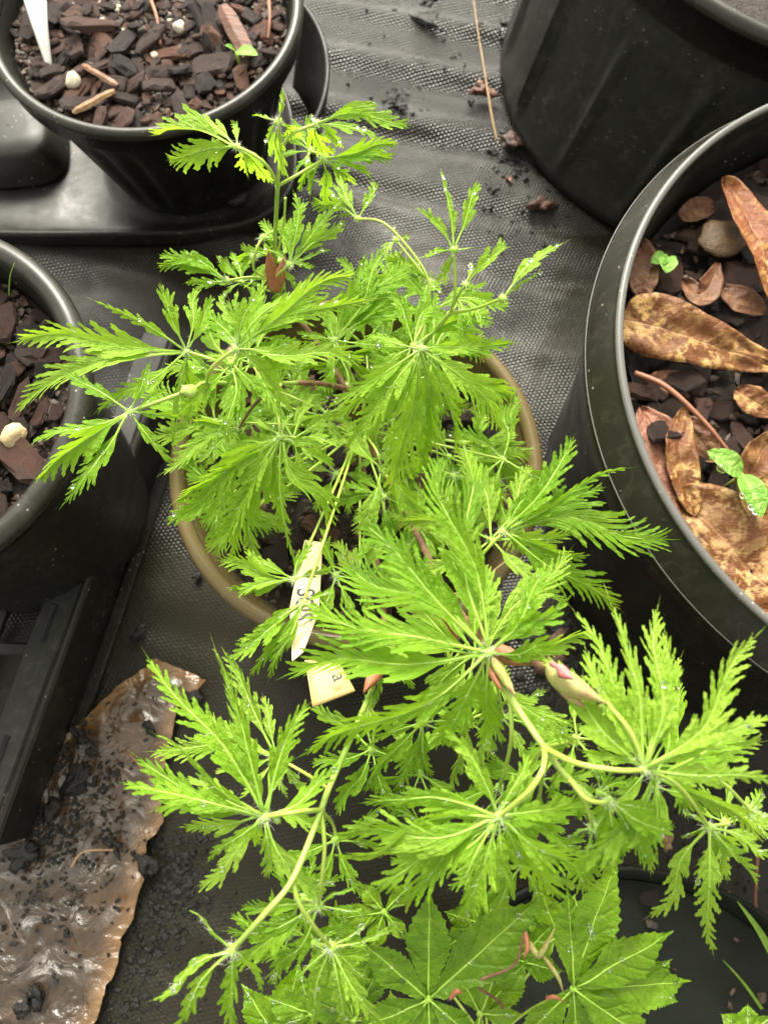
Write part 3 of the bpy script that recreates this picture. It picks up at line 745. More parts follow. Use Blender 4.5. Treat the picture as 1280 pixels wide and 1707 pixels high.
maple = empty('lace_leaf_maple', (MAIN_C[0], MAIN_C[1], MAIN_Z - 0.024), 'bright lime green lace leaf maple growing in the middle pot', 'plant')
LV = [
 # hub, z, lobes, droop, width
 ((464, 203), .262, [(471, 148, .012, .8), (421, 193, 0, .7), (442, 240, -.01, 1), (474, 296, -.025, 1.0), (497, 232, -.01, 1.1)], .0, .24),
 ((395, 245), .240, [(300, 194), (254, 226, 0, 1.1), (280, 267, -.004, 1.15), (384, 201, .004, .9), (350, 264, -.02), (412, 292, -.02), (453, 306, -.02, 1.2)], .004, .24),
 ((527, 207), .252, [(684, 210), (640, 241), (624, 198, .004), (518, 194, 0, .6), (543, 268, -.02, 1.3), (572, 248, -.012, 1.2)], .002, .19),
 ((539, 266), .235, [(666, 242), (659, 268), (622, 300, -.01), (592, 310, -.012), (497, 320, -.01), (517, 330, -.01), (545, 345, -.02)], .006, .20),
 ((596, 365), .190, [(624, 301, 0, 1.1), (563, 358), (517, 338, 0, 1.1), (527, 300, 0, 1.2), (566, 288, 0, 1.2)], .0, .22),
 ((438, 397), .206, [(479, 398), (476, 424), (452, 433), (500, 376)], .012, .26),
 ((484, 441), .214, [(577, 368), (568, 334, .004), (516, 334, .004), (488, 316, .006), (553, 417), (467, 374), (440, 412, 0, .8), (528, 396)], .0, .17),
 ((424, 428), .200, [(399, 438, -.008, 1.2), (404, 425, -.004, 1)], .0, .3),
 ((378, 468), .192, [(266, 424), (262, 446), (307, 416), (360, 425, .004, 1.2), (308, 473), (322, 486), (340, 440)], .0, .20),
 ((312, 586), .208, [(21, 571, 0, 1.05), (151, 498, .006, .55), (268, 470, .008, 1.35), (330, 478, .006, 1.4), (358, 494, .004, 1.2), (24, 690, -.006, .95), (157, 690, -.01, .9), (294, 760, -.03, .9), (334, 688, -.024, 1.1), (360, 625, -.01, 1)], .0, .155),
 ((217, 687), .222, [(107, 617), (48, 742, 0, 1.1), (105, 842), (58, 806, 0, 1.1), (290, 780, -.01, .95), (252, 603, .006), (281, 648, .004, 1.1), (307, 698, -.004, .9)], .0, .175),
 ((394, 581), .232, [(371, 488, .006), (397, 482, .008), (442, 462, .008, 1.1), (516, 460, .006, 1.15), (596, 458, .002, 1.1), (628, 498, 0, .9), (614, 607, -.004, 1.0), (530, 644, -.008), (494, 696, -.016, 1.05), (357, 550, 0, .8)], .0, .165),
 ((558, 567), .186, [(645, 410, .006, 1.2), (686, 432, .004), (684, 458, .002), (702, 520, 0, .9), (682, 584), (531, 594, 0, 1.2), (556, 648), (586, 600), (494, 552), (600, 444, .006, 1.1)], .0, .185),
 ((702, 581), .224, [(541, 680, -.012, .8), (557, 697, -.018, 1.05), (570, 756, -.028), (612, 738, -.028, 1.1), (650, 840, -.045, 1.0), (707, 782, -.04), (758, 768, -.038, 1.05), (834, 722, -.02, 1.2), (804, 576, 0, 1.3), (604, 562, -.002, 1.1), (690, 800, -.05, .8)], .0, .175),
 ((766, 621), .175, [(852, 662, 0, 1.3), (825, 690), (850, 640)], .0, .26),
 ((468, 727), .205, [(285, 842, -.02), (291, 866, -.03), (339, 921, -.03, 1.0), (389, 938, -.035, 1.25), (462, 888, -.03, 1.25), (500, 962, -.03, .45), (549, 880, -.016, 2.0), (538, 752, -.006, 1.5), (490, 690, 0, 1.2), (412, 690, 0, .8), (330, 880, -.035)], .0, .175),
 ((398, 715), .170, [(321, 703, 0, 1.2), (316, 736), (269, 790), (322, 775), (371, 659, 0, 1.3), (362, 690), (400, 660)], .0, .20),
 ((815, 1088), .252, [(508, 1010, -.004, 1.05), (597, 866, .002, 1.1), (728, 754, .004, 1.0), (768, 722, -.012, .75), (914, 946, .004, 1.35), (948, 996, 0, 1.15), (926, 1080, -.012, 1.25), (499, 1262, -.012, 1.0), (474, 1128, -.018, .95), (719, 1242, -.025, 1.1), (798, 1248, -.03, .9), (570, 930, -.02, 1.1)], .0, .185),
 ((840, 886), .214, [(957, 727, .006, 1.1), (1119, 899, 0, 1.15), (1010, 812, .004, 1.05), (1055, 779, .008, .35), (983, 926, -.004, 1.1), (1034, 1017, -.012, 1.1), (888, 927, -.01, .9), (930, 788, .002, 1.0)], .0, .19),
 ((443, 1362), .240, [(242, 1088, .004, .75), (355, 1069, .006, .95), (519, 1170, .004, 1.1), (199, 1303, 0, .8), (224, 1258, 0, .9), (250, 1218, .004, .9), (249, 1354, -.006), (343, 1440, -.012), (436, 1408, -.012, 1.2), (570, 1276, -.004, 1.2), (468, 1369, -.01, 1.2)], .0, .165),
 ((461, 1262), .205, [(344, 1180), (249, 1252), (357, 1285), (397, 1334), (438, 1157, 0, 1), (374, 1085, .0, .9), (520, 1318), (480, 1332)], .0, .19),
 ((832, 1361), .250, [(737, 1209, .004, 1.05), (671, 1318, 0, 1.2), (597, 1340, 0, .9), (549, 1395, 0, 1.1), (552, 1428, -.004, 1.1), (606, 1490, -.006, 1.15), (664, 1512, -.01, 1.1), (770, 1540, -.016, 1.15), (813, 1492, -.016, 1.2), (886, 1446, -.012, 1.3), (955, 1330, -.012, 1.2), (881, 1252, -.004, 1.1), (930, 1496, -.02, 1.5), (980, 1460, -.02, 1.0)], .0, .175),
 ((1074, 1283), .262, [(974, 1077, 0, .95), (899, 1089, -.006, 1.05), (950, 1010, -.002, .8), (1011, 985, .004, .8), (1097, 1006, .006, .95), (1107, 1046, 0), (1264, 1056, .006, 1.1), (1290, 1192, .004, 1.0), (1290, 1306, -.004, .9), (1030, 1195, .004, .9), (1040, 1242, .002, 1.1), (1187, 1222, -.012, 1.0), (1136, 1090, -.008, .8)], .0, .16),
 ((1181, 1378), .230, [(1076, 1530, -.02, .75), (1189, 1594, -.024, .75), (1158, 1486, -.02), (1196, 1476, -.02), (1286, 1428, -.006, 1.1), (1222, 1418, -.01), (1133, 1352, 0, 1.0), (1262, 1480, -.012, .8)], .0, .165),
 ((1014, 1335), .246, [(1124, 1379, -.012, 1.2), (1084, 1444, -.02, 1.1), (1038, 1432, -.02, 1.2), (1060, 1400, -.012, 1.2), (1002, 1430, -.024, 1.1), (1096, 1350, -.004, 1.1)], .0, .18),
 ((988, 1381), .236, [(981, 1488, -.02, 1.2), (1010, 1465, -.02, 1.1), (942, 1394, -.006, .8), (962, 1440, -.016)], .0, .2),
 ((1250, 1352), .226, [(1290, 1362), (1268, 1311, .004, .7), (1290, 1404), (1240, 1400)], .0, .17),
 ((388, 1583), .240, [(309, 1514, .002, .6), (246, 1670, -.004, .62), (285, 1720, -.006, .8), (374, 1646, -.01, 1.2), (404, 1722, -.02, 1), (430, 1650, -.016, 1.2)], .0, .16),
 ((531, 1510), .216, [(447, 1411, .002, 1), (489, 1419, .002, .7), (373, 1551, -.004, 1.15), (376, 1610, -.01, 1.1), (448, 1645, -.016, 1.1), (626, 1520, -.004, .9), (519, 1462, .002, 1.1), (402, 1508, 0, 1.1), (598, 1470, 0, .5)], .0, .175),
 ((552, 1579), .224, [(483, 1634, -.012, .6), (675, 1544, -.002, .6), (624, 1520, 0, .5), (516, 1724, -.02, .8), (575, 1724, -.02, .9), (652, 1724, -.016, .9), (620, 1640, -.01, .9)], .0, .15),
 ((640, 828), .166, [(563, 798), (555, 836), (594, 785), (586, 868), (680, 790), (690, 860), (640, 900)], .0, .23),
 ((757, 794), .165, [(730, 762), (718, 800), (790, 770), (815, 812), (770, 850), (740, 856), (845, 832)], .0, .24),
 ((795, 738), .150, [(884, 760, 0, 1.3), (862, 725, 0, 1.2), (870, 800, 0, 1.2), (810, 690, 0, 1.2), (780, 800)], .0, .3),
 ((489, 966), .192, [(364, 934, 0, 1.1), (380, 980), (408, 912), (396, 994), (520, 900), (560, 940)], .0, .21),
 ((505, 1006), .198, [(545, 1020, 0, 1.2), (560, 985, 0, 1.1), (391, 1068), (375, 1102, 0, 1.1), (416, 1130), (448, 1134), (478, 1090), (420, 1050)], .0, .17),
 ((600, 965), .165, [(690, 930, 0, 1.4), (650, 890, 0, 1.3), (560, 900, 0, 1.3), (620, 1030), (690, 1000, 0, 1.3)], .0, .28),
 ((705, 1203), .196, [(607, 1246), (607, 1324, -.01, .9), (659, 1327, -.012, 1.2), (722, 1296, -.012, 1.2), (778, 1270, -.01, 1.2), (800, 1200, 0, 1.2), (760, 1150, 0, 1.2), (680, 1300, -.01, 1.1)], .0, .19),
 ((838, 1196), .188, [(912, 1150), (918, 1206, 0, 1.2), (1000, 1211, 0, .7), (982, 1244, 0, .8), (880, 1280, 0, 1.1), (790, 1290, 0, 1.1), (770, 1160, 0, 1.1)], .0, .19),
 ((832, 1312), .210, [(790, 1372), (760, 1330), (720, 1350), (870, 1390), (850, 1420)], .0, .2),
 ((655, 702), .160, [(600, 660), (590, 720), (640, 770), (700, 690), (690, 640)], .0, .26),
 ((545, 690), .160, [(500, 650), (590, 670), (570, 740), (520, 760), (480, 720), (600, 720)], .0, .24),
 ((715, 470), .176, [(690, 430, 0, .9), (640, 432), (735, 492, 0, 1.1), (700, 510, 0, 1.1)], .0, .26),
 ((660, 400), .182, [(640, 425, 0, 1.2), (656, 376, 0, 1.0), (683, 398, 0, 1.2)], .0, .34),
]
LV += [
 ((560, 790), .158, [(500, 770), (520, 720), (600, 740), (620, 800), (580, 860), (520, 850)], .0, .25),
 ((640, 760), .156, [(590, 790), (610, 700), (680, 710), (700, 780), (650, 830)], .0, .27),
 ((700, 880), .160, [(640, 850), (690, 800), (760, 850), (780, 920), (720, 960), (650, 940)], .0, .25),
 ((830, 800), .150, [(790, 760), (850, 730), (890, 790), (880, 860), (820, 870)], .0, .27),
 ((560, 960), .170, [(500, 930), (540, 880), (620, 900), (660, 970), (600, 1040), (530, 1050)], .0, .24),
 ((640, 1100), .190, [(590, 1060), (560, 1120), (620, 1180), (690, 1150), (700, 1080)], .0, .22),
 ((430, 560), .190, [(380, 520), (420, 490), (480, 520), (500, 580), (450, 620), (390, 600)], .0, .2),
 ((640, 560), .176, [(600, 510), (660, 500), (700, 545), (690, 610), (620, 610)], .0, .22),
 ((600, 480), .178, [(560, 430), (610, 420), (650, 460), (640, 520), (560, 520)], .0, .22),
 ((1090, 1310), .225, [(1050, 1370), (1110, 1400), (1160, 1330), (1140, 1270), (1060, 1390)], .0, .2),
]
# upper right shoot
LV += [
 ((757, 416), .238, [(733, 278, .008, .75), (802, 303, .008, .95), (691, 345, .004, 1.1), (792, 414, 0, .45), (700, 430, -.01, 1.3), (742, 478, -.016, 1.3), (724, 470, -.014, 1.1)], .0, .165),
 ((776, 474), .236, [(846, 412, .004, 1.3), (785, 438, .0, 1.2)], .0, .24),
 ((838, 497), .242, [(946, 402, .006, 1.0), (905, 445, .002, .45)], .0, .16),
 ((762, 498), .206, [(812, 470, 0, .9), (848, 512, 0, 1.3), (818, 544, 0, 1.2), (790, 552, 0, 1.2), (780, 580, 0, 1)], .0, .22),
]
rx = random.Random(42)
def understory(hub, z, lobes, n, k, dz):
    """a lower leaf of the same pair, turned and a little smaller"""
    mean = sum(math.hypot(l[0] - hub[0], l[1] - hub[1]) for l in lobes) / len(lobes) * k
    a0 = rx.uniform(0, 6.28); h = (hub[0] + rx.uniform(-30, 30), hub[1] + rx.uniform(-20, 30))
    ls = []
    for i in range(n):
        a = a0 + i * 5.4 / n + rx.uniform(-.15, .15); r = mean * rx.uniform(0.75, 1.2)
        ls.append((h[0] + r * math.cos(a), h[1] + r * math.sin(a), rx.uniform(-.012, .004), rx.uniform(0.9, 1.2)))
    return (h, z - dz, ls, .0, .2)
UNDER = []
for i in (3, 6, 8, 11, 11, 12, 13, 13, 15, 16, 17, 17, 18, 21, 21, 22, 22, 23, 24, 28, 29, 19):
    hub, z, lobes = LV[i][:3]
    u_ = understory(hub, z, lobes, rx.choice((6, 7, 8)), rx.uniform(0.6, 0.85), rx.uniform(0.018, 0.032)); LV.append(u_); UNDER.append((u_, hub, z))
for k in range(20):
    q, d = rx.uniform(0, 6.28), 0.062 * math.sqrt(rx.random())
    hx, hy, hz_ = MAIN_C[0] + d * math.cos(q), MAIN_C[1] + d * math.sin(q), rx.uniform(.142, .172)
    dp = hy * math.cos(PITCH) + (CAM_H - hz_) * math.sin(PITCH)
    h = (640 + hx / dp * FPX, 853.5 - (hy * math.sin(PITCH) - (CAM_H - hz_) * math.cos(PITCH)) / dp * FPX)
    ls = []; a0 = rx.uniform(0, 6.28); n_ = rx.choice((5, 6, 7))
    for i in range(n_):
        a = a0 + i * 5.2 / n_; r = rx.uniform(75, 125); ls.append((h[0] + r * math.cos(a), h[1] + r * math.sin(a), rx.uniform(-.008, .004), rx.uniform(1.0, 1.4)))
    LV.append((h, hz_, ls, .0, .24)); UNDER.append((LV[-1], (600, 715), .150))
for h, hz_ in (((700, 1290), .185), ((620, 1250), .19), ((780, 1200), .18), ((760, 1400), .20), ((900, 1300), .19), ((960, 1230), .20), ((560, 1400), .19), ((480, 1560), .19), ((870, 1440), .20), ((1130, 1240), .22)):
    ls = []; a0 = rx.uniform(0, 6.28); n_ = rx.choice((6, 7))
    for i in range(n_):
        a = a0 + i * 5.2 / n_; r = rx.uniform(80, 130); ls.append((h[0] + r * math.cos(a), h[1] + r * math.sin(a), rx.uniform(-.012, .002), rx.uniform(0.9, 1.2)))
    near = min(((535, 1350), .234, 0), ((907, 1246), .254, 0), ((850, 1165), .246, 0), ((610, 1175), .197, 0), ((490, 1462), .244, 0), ((1074, 1283), .250, 0), key=lambda t_: math.hypot(t_[0][0] - h[0], t_[0][1] - h[1]))
    LV.append((h, hz_, ls, .0, .2)); UNDER.append((LV[-1], near[0], near[1]))
HUBS = []
for i, a in enumerate(LV):
    hub, hz, lobes, droop, width = a
    HUBS.append(build_leaf(maple, hub, hz, lobes, droop, width, seed=i + 1, drops=6, fuzz=0.6 if i < 53 else 0.25))

# woody trunk and green shoots, petioles joining every leaf to them
T0 = Vector((MAIN_C[0] - 0.004, MAIN_C[1] + 0.004, MAIN_Z - 0.028))
def S(name, pts, r0, r1, mat='petiole'): return stalk(maple, name, pts, r0, r1, mat)
S('trunk', [T0, at(600, 730, .135), at(592, 690, .15), at(585, 650, .165)], .0040, .0030, 'wood')
S('branch', [at(588, 665, .16), at(520, 560, .172), at(470, 500, .182), at(457, 466, .19)], .0026, .0020, 'wood')
S('branch', [at(585, 650, .165), at(540, 640, .176), at(495, 638, .186)], .0024, .0018, 'wood')
S('branch', [at(588, 665, .16), at(640, 640, .17), at(690, 600, .18)], .0022, .0018, 'wood')
S('branch', [at(595, 705, .142), at(680, 860, .165), at(745, 990, .19), at(800, 1060, .215), at(812, 1090, .232)], .0028, .0021, 'wood')
S('branch', [at(595, 705, .142), at(620, 880, .15), at(640, 1030, .165), at(632, 1092, .178), at(622, 1145, .19)], .0026, .0020, 'wood')
S('branch', [at(812, 1085, .215), at(870, 1100, .240), at(925, 1116, .260)], .0022, .0018, 'wood')
S('shoot', [at(457, 466, .19), at(459, 390, .205), at(463, 310, .232)], .0019, .0015, 'stem')
S('petiole', [at(463, 310, .232), at(467, 250, .25), at(464, 203, .262)], .0012, .0009)
S('petiole', [at(463, 310, .232), at(448, 280, .241), at(420, 256, .245), at(395, 245, .240)], .0012, .0009)
S('petiole', [at(463, 310, .232), at(470, 250, .247), at(490, 222, .254), at(527, 207, .252)], .0012, .0009)
S('petiole', [at(463, 310, .232), at(490, 295, .238), at(539, 266, .235)], .0012, .0009)
S('petiole', [at(459, 440, .195), at(472, 380, .21), at(476, 330, .222)], .001, .0008)
S('petiole', [at(455, 470, .19), at(424, 450, .20), at(428, 415, .208), at(438, 397, .206)], .0011, .0009)
S('petiole', [at(455, 470, .19), at(425, 452, .195), at(424, 428, .200)], .001, .0008)
S('petiole', [at(457, 466, .19), at(470, 452, .204), at(484, 441, .214)], .0011, .0009)
S('petiole', [at(457, 468, .19), at(420, 462, .194), at(378, 468, .192)], .0011, .0009)
S('petiole', [at(700, 585, .18), at(713, 520, .186), at(714, 470, .192), at(690, 425, .196), at(640, 372, .198), at(596, 365, .190)], .0012, .0009)
S('shoot', [at(690, 600, .18), at(705, 575, .192), at(750, 522, .212)], .0019, .0016, 'stem')
S('petiole', [at(750, 522, .212), at(758, 490, .226), at(757, 416, .238)], .0012, .0009)
S('petiole', [at(750, 522, .212), at(765, 490, .226), at(776, 474, .236)], .0012, .001)
S('petiole', [at(750, 522, .212), at(790, 515, .23), at(838, 497, .242)], .0012, .0009)
S('petiole', [at(750, 522, .212), at(758, 512, .208), at(762, 498, .206)], .0009, .0008)
S('petiole', [at(690, 600, .18), at(695, 592, .208), at(702, 581, .224)], .0012, .001)
S('petiole', [at(650, 636, .172), at(720, 628, .176), at(766, 621, .175)], .001, .0008)
S('petiole', [at(590, 655, .165), at(580, 610, .18), at(558, 567, .186)], .0011, .0009)
S('shoot', [at(495, 638, .186), at(420, 640, .198), at(345, 638, .207), at(318, 650, .212), at(217, 687, .222)], .0017, .0012, 'stem')
S('petiole', [at(345, 638, .207), at(348, 622, .218), at(365, 602, .228), at(394, 581, .232)], .0014, .0011)
S('petiole', [at(420, 640, .198), at(370, 606, .206), at(312, 586, .208)], .0012, .001)
S('petiole', [at(470, 638, .19), at(458, 665, .2), at(465, 700, .208), at(468, 727, .205)], .0013, .001)
S('petiole', [at(440, 660, .19), at(420, 680, .184), at(398, 715, .170)], .0013, .001, 'wood')
S('shoot', [at(812, 1085, .232), at(825, 1120, .24), at(862, 1180, .248), at(907, 1246, .254), at(940, 1290, .252), at(985, 1330, .25)], .0021, .0013, 'stem')
S('petiole', [at(815, 1095, .236), at(815, 1090, .247), at(815, 1088, .252)], .0014, .0014)
S('petiole', [at(907, 1246, .254), at(905, 1280, .26), at(880, 1320, .26), at(832, 1361, .250)], .0014, .0012)
S('petiole', [at(907, 1246, .254), at(960, 1272, .262), at(1030, 1284, .265), at(1074, 1283, .262)], .0015, .0011)
S('petiole', [at(950, 1300, .252), at(975, 1330, .256), at(1000, 1338, .254), at(1014, 1335, .246)], .0012, .001)
S('petiole', [at(950, 1300, .252), at(975, 1340, .246), at(988, 1381, .236)], .0012, .0009)
S('petiole', [at(850, 1165, .246), at(852, 1230, .24), at(842, 1280, .226), at(832, 1312, .210)], .0012, .001)
S('petiole', [at(1010, 1172, .266), at(1050, 1220, .266), at(1074, 1283, .262)], .0012, .001)
S('petiole', [at(1074, 1283, .25), at(1130, 1310, .245), at(1181, 1378, .230)], .0011, .0009)
S('petiole', [at(1150, 1260, .24), at(1210, 1310, .238), at(1250, 1352, .226)], .0011, .0009)
S('petiole', [at(1000, 1178, .262), at(1004, 1230, .24), at(1012, 1280, .20)], .0011, .0009)
S('petiole', [at(838, 1196, .188), at(830, 1150, .2), at(815, 1105, .225)], .001, .0009)
S('petiole', [at(705, 1203, .196), at(720, 1150, .2), at(780, 1070, .205)], .001, .0009)
S('petiole', [at(840, 886, .214), at(800, 930, .208), at(760, 1000, .195)], .0012, .001)
S('shoot', [at(622, 1145, .19), at(585, 1230, .212), at(548, 1315, .228), at(535, 1350, .234), at(490, 1462, .244), at(440, 1525, .246), at(388, 1583, .240)], .0019, .0013, 'stem')
S('petiole', [at(535, 1350, .234), at(490, 1354, .246), at(443, 1362, .240)], .0013, .001)
S('petiole', [at(535, 1350, .234), at(541, 1410, .232), at(536, 1470, .226), at(531, 1510, .216)], .0012, .001)
S('petiole', [at(488, 1464, .243), at(496, 1500, .242), at(520, 1540, .236), at(552, 1579, .224)], .0012, .001)
S('petiole', [at(461, 1262, .205), at(510, 1290, .212), at(548, 1315, .226)], .001, .0009)
for hub, z in (((640, 828), .166), ((757, 794), .165), ((795, 738), .15), ((489, 966), .192), ((505, 1006), .198), ((600, 965), .165), ((655, 702), .16), ((545, 690), .16)):
    S('petiole', [at(hub[0], hub[1], z), at((hub[0] + 600) / 2, (hub[1] + 720) / 2, z - 0.006), at(600, 715, .140)], .0009, .0011)
S('petiole', [at(715, 470, .176), at(712, 530, .172), at(700, 590, .176)], .0009, .0009)
S('petiole', [at(660, 400, .182), at(700, 450, .18), at(715, 470, .176)], .0008, .0008)
for u_, hub, z in UNDER:
    S('petiole', [at(u_[0][0], u_[0][1], u_[1]), at((u_[0][0] + hub[0]) / 2 + 8, (u_[0][1] + hub[1]) / 2, u_[1] + 0.004), at(hub[0], hub[1], z - 0.004)], .0010, .0010)
# bud scales and the swollen nodes
def scale_leaf(pts, wd, mat, name='bud_scale', cup=0.5, root=None):
    P = spline([at(*p) for p in pts], 6); m_ = MB(); cv = Curve(P, 0)
    rows = []
    for i in range(13):
        u = i / 12; e = wd * (0.35 + 0.65 * math.sin(math.pi * min(1, u * 0.85 + 0.15))) * (1 - u ** 4) + wd * 0.05
        rows.append([m_.add(cv.pos(u, f * e, -cup * wd * f * f)) for f in (-1, -.5, 0, .5, 1)] + [m_.add(cv.pos(u, f * e * 0.9, -cup * wd * f * f - wd * 0.35)) for f in (1, 0, -1)])
    for A, B in zip(rows, rows[1:]):
        for k in range(8): m_.f.append((A[k], A[(k + 1) % 8], B[(k + 1) % 8], B[k]))
    m_.f.append(tuple(rows[0][::-1])); m_.f.append(tuple(rows[-1]))
    return obj(name, m_, mat, root or maple)
scale_leaf([(458, 486, .190), (452, 455, .196), (447, 420, .203)], .0026, 'bud_scale')
scale_leaf([(458, 486, .190), (465, 460, .197), (473, 428, .203)], .0022, 'bud_scale')
scale_leaf([(640, 1085, .188), (628, 1118, .196), (610, 1150, .203)], .0026, 'bud_scale')
scale_leaf([(740, 1075, .20), (734, 1045, .206), (722, 1020, .212)], .0024, 'pink_scale')
scale_leaf([(762, 1070, .20), (754, 1050, .206), (738, 1032, .212)], .0018, 'pink_scale')
scale_leaf([(818, 1096, .240), (838, 1125, .246), (858, 1158, .252)], .0014, 'pale_bud')
scale_leaf([(812, 1098, .238), (822, 1126, .243), (836, 1150, .247)], .0010, 'bud_scale')
scale_leaf([(820, 1080, .225), (850, 1095, .228), (880, 1108, .230)], .0024, 'bud_scale')
scale_leaf([(912, 1106, .262), (950, 1140, .268), (1015, 1175, .268)], .0028, 'pale_bud', cup=0.8)
scale_leaf([(918, 1112, .2665), (936, 1120, .2705), (955, 1132, .272)], .0015, 'pink_scale')
scale_leaf([(922, 1124, .262), (950, 1158, .264), (978, 1182, .263)], .0015, 'pale_bud')
scale_leaf([(325, 642, .213), (312, 648, .216), (298, 655, .216)], .0030, 'stem', 'node')
# water drops
m_ = MB(); rr_ = random.Random(11)
for p, r in DROPS: m_.blob(p, r, rr_, 2, (1.1, 1.0, 0.55), 0.06)
tag(obj('water_drops', m_, 'water', maple), kind='stuff')

# ------------------------------------------------------------------ broad leaved maple at the bottom
bm_c = at(800, 1700, 0.055)
broad = empty('broad_leaf_maple', (bm_c.x, bm_c.y, 0.05), 'broad leaved green maple with wet glossy leaves at the bottom edge', 'plant')
DROPS = []
BV = [
 ((714, 1665), .150, [(716, 1478, .006), (904, 1492, .004, 1.05), (598, 1566, .004), (590, 1712, -.006), (640, 1760, -.01), (800, 1735, -.004), (720, 1790, -.01)], .0, .19),
 ((955, 1648), .140, [(944, 1476, .006, .9), (1030, 1428, .006, .85), (1121, 1552, .004, 1.05), (1152, 1636, -.01, .9), (1100, 1740, -.008), (960, 1780, -.01), (860, 1740, -.01)], .0, .18),
 ((470, 1745), .120, [(402, 1640, 0), (500, 1600, 0), (540, 1650, 0, 1.1), (380, 1740, 0)], .0, .24),
 ((590, 1700), .135, [(520, 1560, .004, 1), (560, 1500, .004), (640, 1600, .0), (500, 1660, 0), (600, 1790)], .0, .22),
 ((800, 1690), .128, [(880, 1600, 0), (840, 1560), (760, 1620), (790, 1760), (870, 1690)], .0, .26),
 ((1245, 1730), .11, [(1200, 1690, 0, 1.2), (1245, 1672, 0, 1.2), (1290, 1690)], .0, .3),
 ((930, 1560), .108, [(870, 1530), (900, 1480), (960, 1490), (1010, 1540), (980, 1610), (880, 1590)], .0, .3),
 ((800, 1540), .106, [(740, 1520), (780, 1470), (850, 1480), (870, 1550), (810, 1610), (740, 1580)], .0, .3),
 ((1060, 1640), .112, [(1010, 1600), (1060, 1560), (1120, 1600), (1130, 1670), (1060, 1700)], .0, .3),
 ((860, 1600), .118, [(790, 1560), (840, 1500), (920, 1540), (940, 1620), (850, 1680), (780, 1640)], .0, .26),
 ((1010, 1720), .115, [(960, 1680), (1010, 1640), (1070, 1680), (1090, 1740)], .0, .28),
 ((520, 1690), .125, [(440, 1660), (500, 1620), (580, 1640), (600, 1710), (430, 1720)], .0, .25),
 ((660, 1740), .120, [(600, 1690), (650, 1650), (720, 1700), (560, 1740)], .0, .28),
 ((640, 1520), .118, [(600, 1470), (560, 1530), (690, 1470), (680, 1570), (620, 1590)], .0, .24),
]
bh = [build_leaf(broad, *a, seed=90 + i, lobefn=broad_lobe, mat='broad_leaf', fuzz=0, arch=0.05, drops=12) for i, a in enumerate(BV)]
S2 = lambda name, pts, r0, r1, mat='petiole': stalk(broad, name, pts, r0, r1, mat)
tb = at(820, 1780, 0.05)
S2('trunk', [tb, at(825, 1770, .08), at(815, 1740, .10)], .0035, .0024, 'wood')
for h in bh: S2('petiole', [h, (h + at(815, 1740, .10)) / 2 - Vector((0, 0, .006)), at(815, 1740, .10)], .0009, .0012)
S2('twig', [at(815, 1740, .10), at(838, 1680, .13), at(795, 1640, .150), at(855, 1610, .156), at(872, 1560, .160)], .0013, .0008, 'wood')
for pts, wd, mt in (([(880, 1570, .158), (900, 1595, .162), (925, 1550, .166)], .0030, 'pale_bud'), ([(905, 1595, .160), (930, 1630, .160), (940, 1660, .156)], .0018, 'pale_bud'),
                    ([(875, 1552, .16), (880, 1580, .163), (872, 1600, .162)], .0022, 'bud_scale'), ([(750, 1668, .155), (762, 1655, .158), (772, 1660, .156)], .0022, 'bud_scale'), ([(910, 1668, .15), (925, 1664, .152), (940, 1672, .15)], .0018, 'bud_scale')):
    scale_leaf(pts, wd * 0.42, mt, root=broad, cup=0.9)
m_ = MB()
for p, r in DROPS: m_.blob(p, r * 1.3, rr_, 2, (1.1, 1.0, 0.6), 0.1)
tag(obj('water_drops', m_, 'water', broad), kind='stuff')

# ------------------------------------------------------------------ trays
def rsq(q, a, n=4.5):
    c_, s_ = abs(math.cos(q)), abs(math.sin(q))
    return a / (c_ ** n + s_ ** n) ** (1 / n)
t = empty('carry_tray', (TL_C[0], TL_C[1], 0), 'shiny black moulded tray under the top left pot', 'tray')
m_ = MB(); rings = []; cc = Vector((TL_C[0], TL_C[1] + 0.004, 0)); rot = R(8)
for a, z, n in ((0.0745, 0.0015, 3), (0.0745, 0.010, 3), (0.0735, 0.0125, 3), (0.0715, 0.0125, 3), (0.069, 0.009, 3), (0.064, 0.006, 2.6), (0.060, 0.006, 2.4), (0.057, 0.0085, 2.2), (0.001, 0.0085, 2)):
    ring = []
    for k in range(160):
        q = 2 * math.pi * k / 160
        d = rsq(q - rot, a, n)
        sx_ = -0.10 * smoothstep(0.0, -0.35, math.cos(q)) if a > 0.066 else 0
        ring.append(m_.add(cc + Vector((d * math.cos(q) + sx_, d * math.sin(q), z))))
    rings.append(ring)
for A, B in zip(rings, rings[1:]):
    for k in range(160): m_.f.append((A[k], A[(k + 1) % 160], B[(k + 1) % 160], B[k]))
obj('tray_cell', m_, 'tray_plastic', t)
for ppx, ppy, h, k_ in ((22, 222, .030, 0.95),):
    m_ = MB(); rings = []; ang = rot
    c0 = at(ppx, ppy, h * 0.8); c0.z = 0
    for a, z in ((0.034, 0.010), (0.031, h * 0.6), (0.027, h * 0.92), (0.024, h), (0.012, h + 0.001), (0.0005, h + 0.001)):
        ring = []
        for k in range(48):
            q = 2 * math.pi * k / 48; d = rsq(q - ang, a * k_, 3.5)
            ring.append(m_.add(c0 + Vector((d * math.cos(q), d * math.sin(q), z))))
        rings.append(ring)
    for A, B in zip(rings, rings[1:]):
        for k in range(48): m_.f.append((A[k], A[(k + 1) % 48], B[(k + 1) % 48], B[k]))
    obj('tray_post', m_, 'tray_plastic', t)
m_ = MB(); rings = []
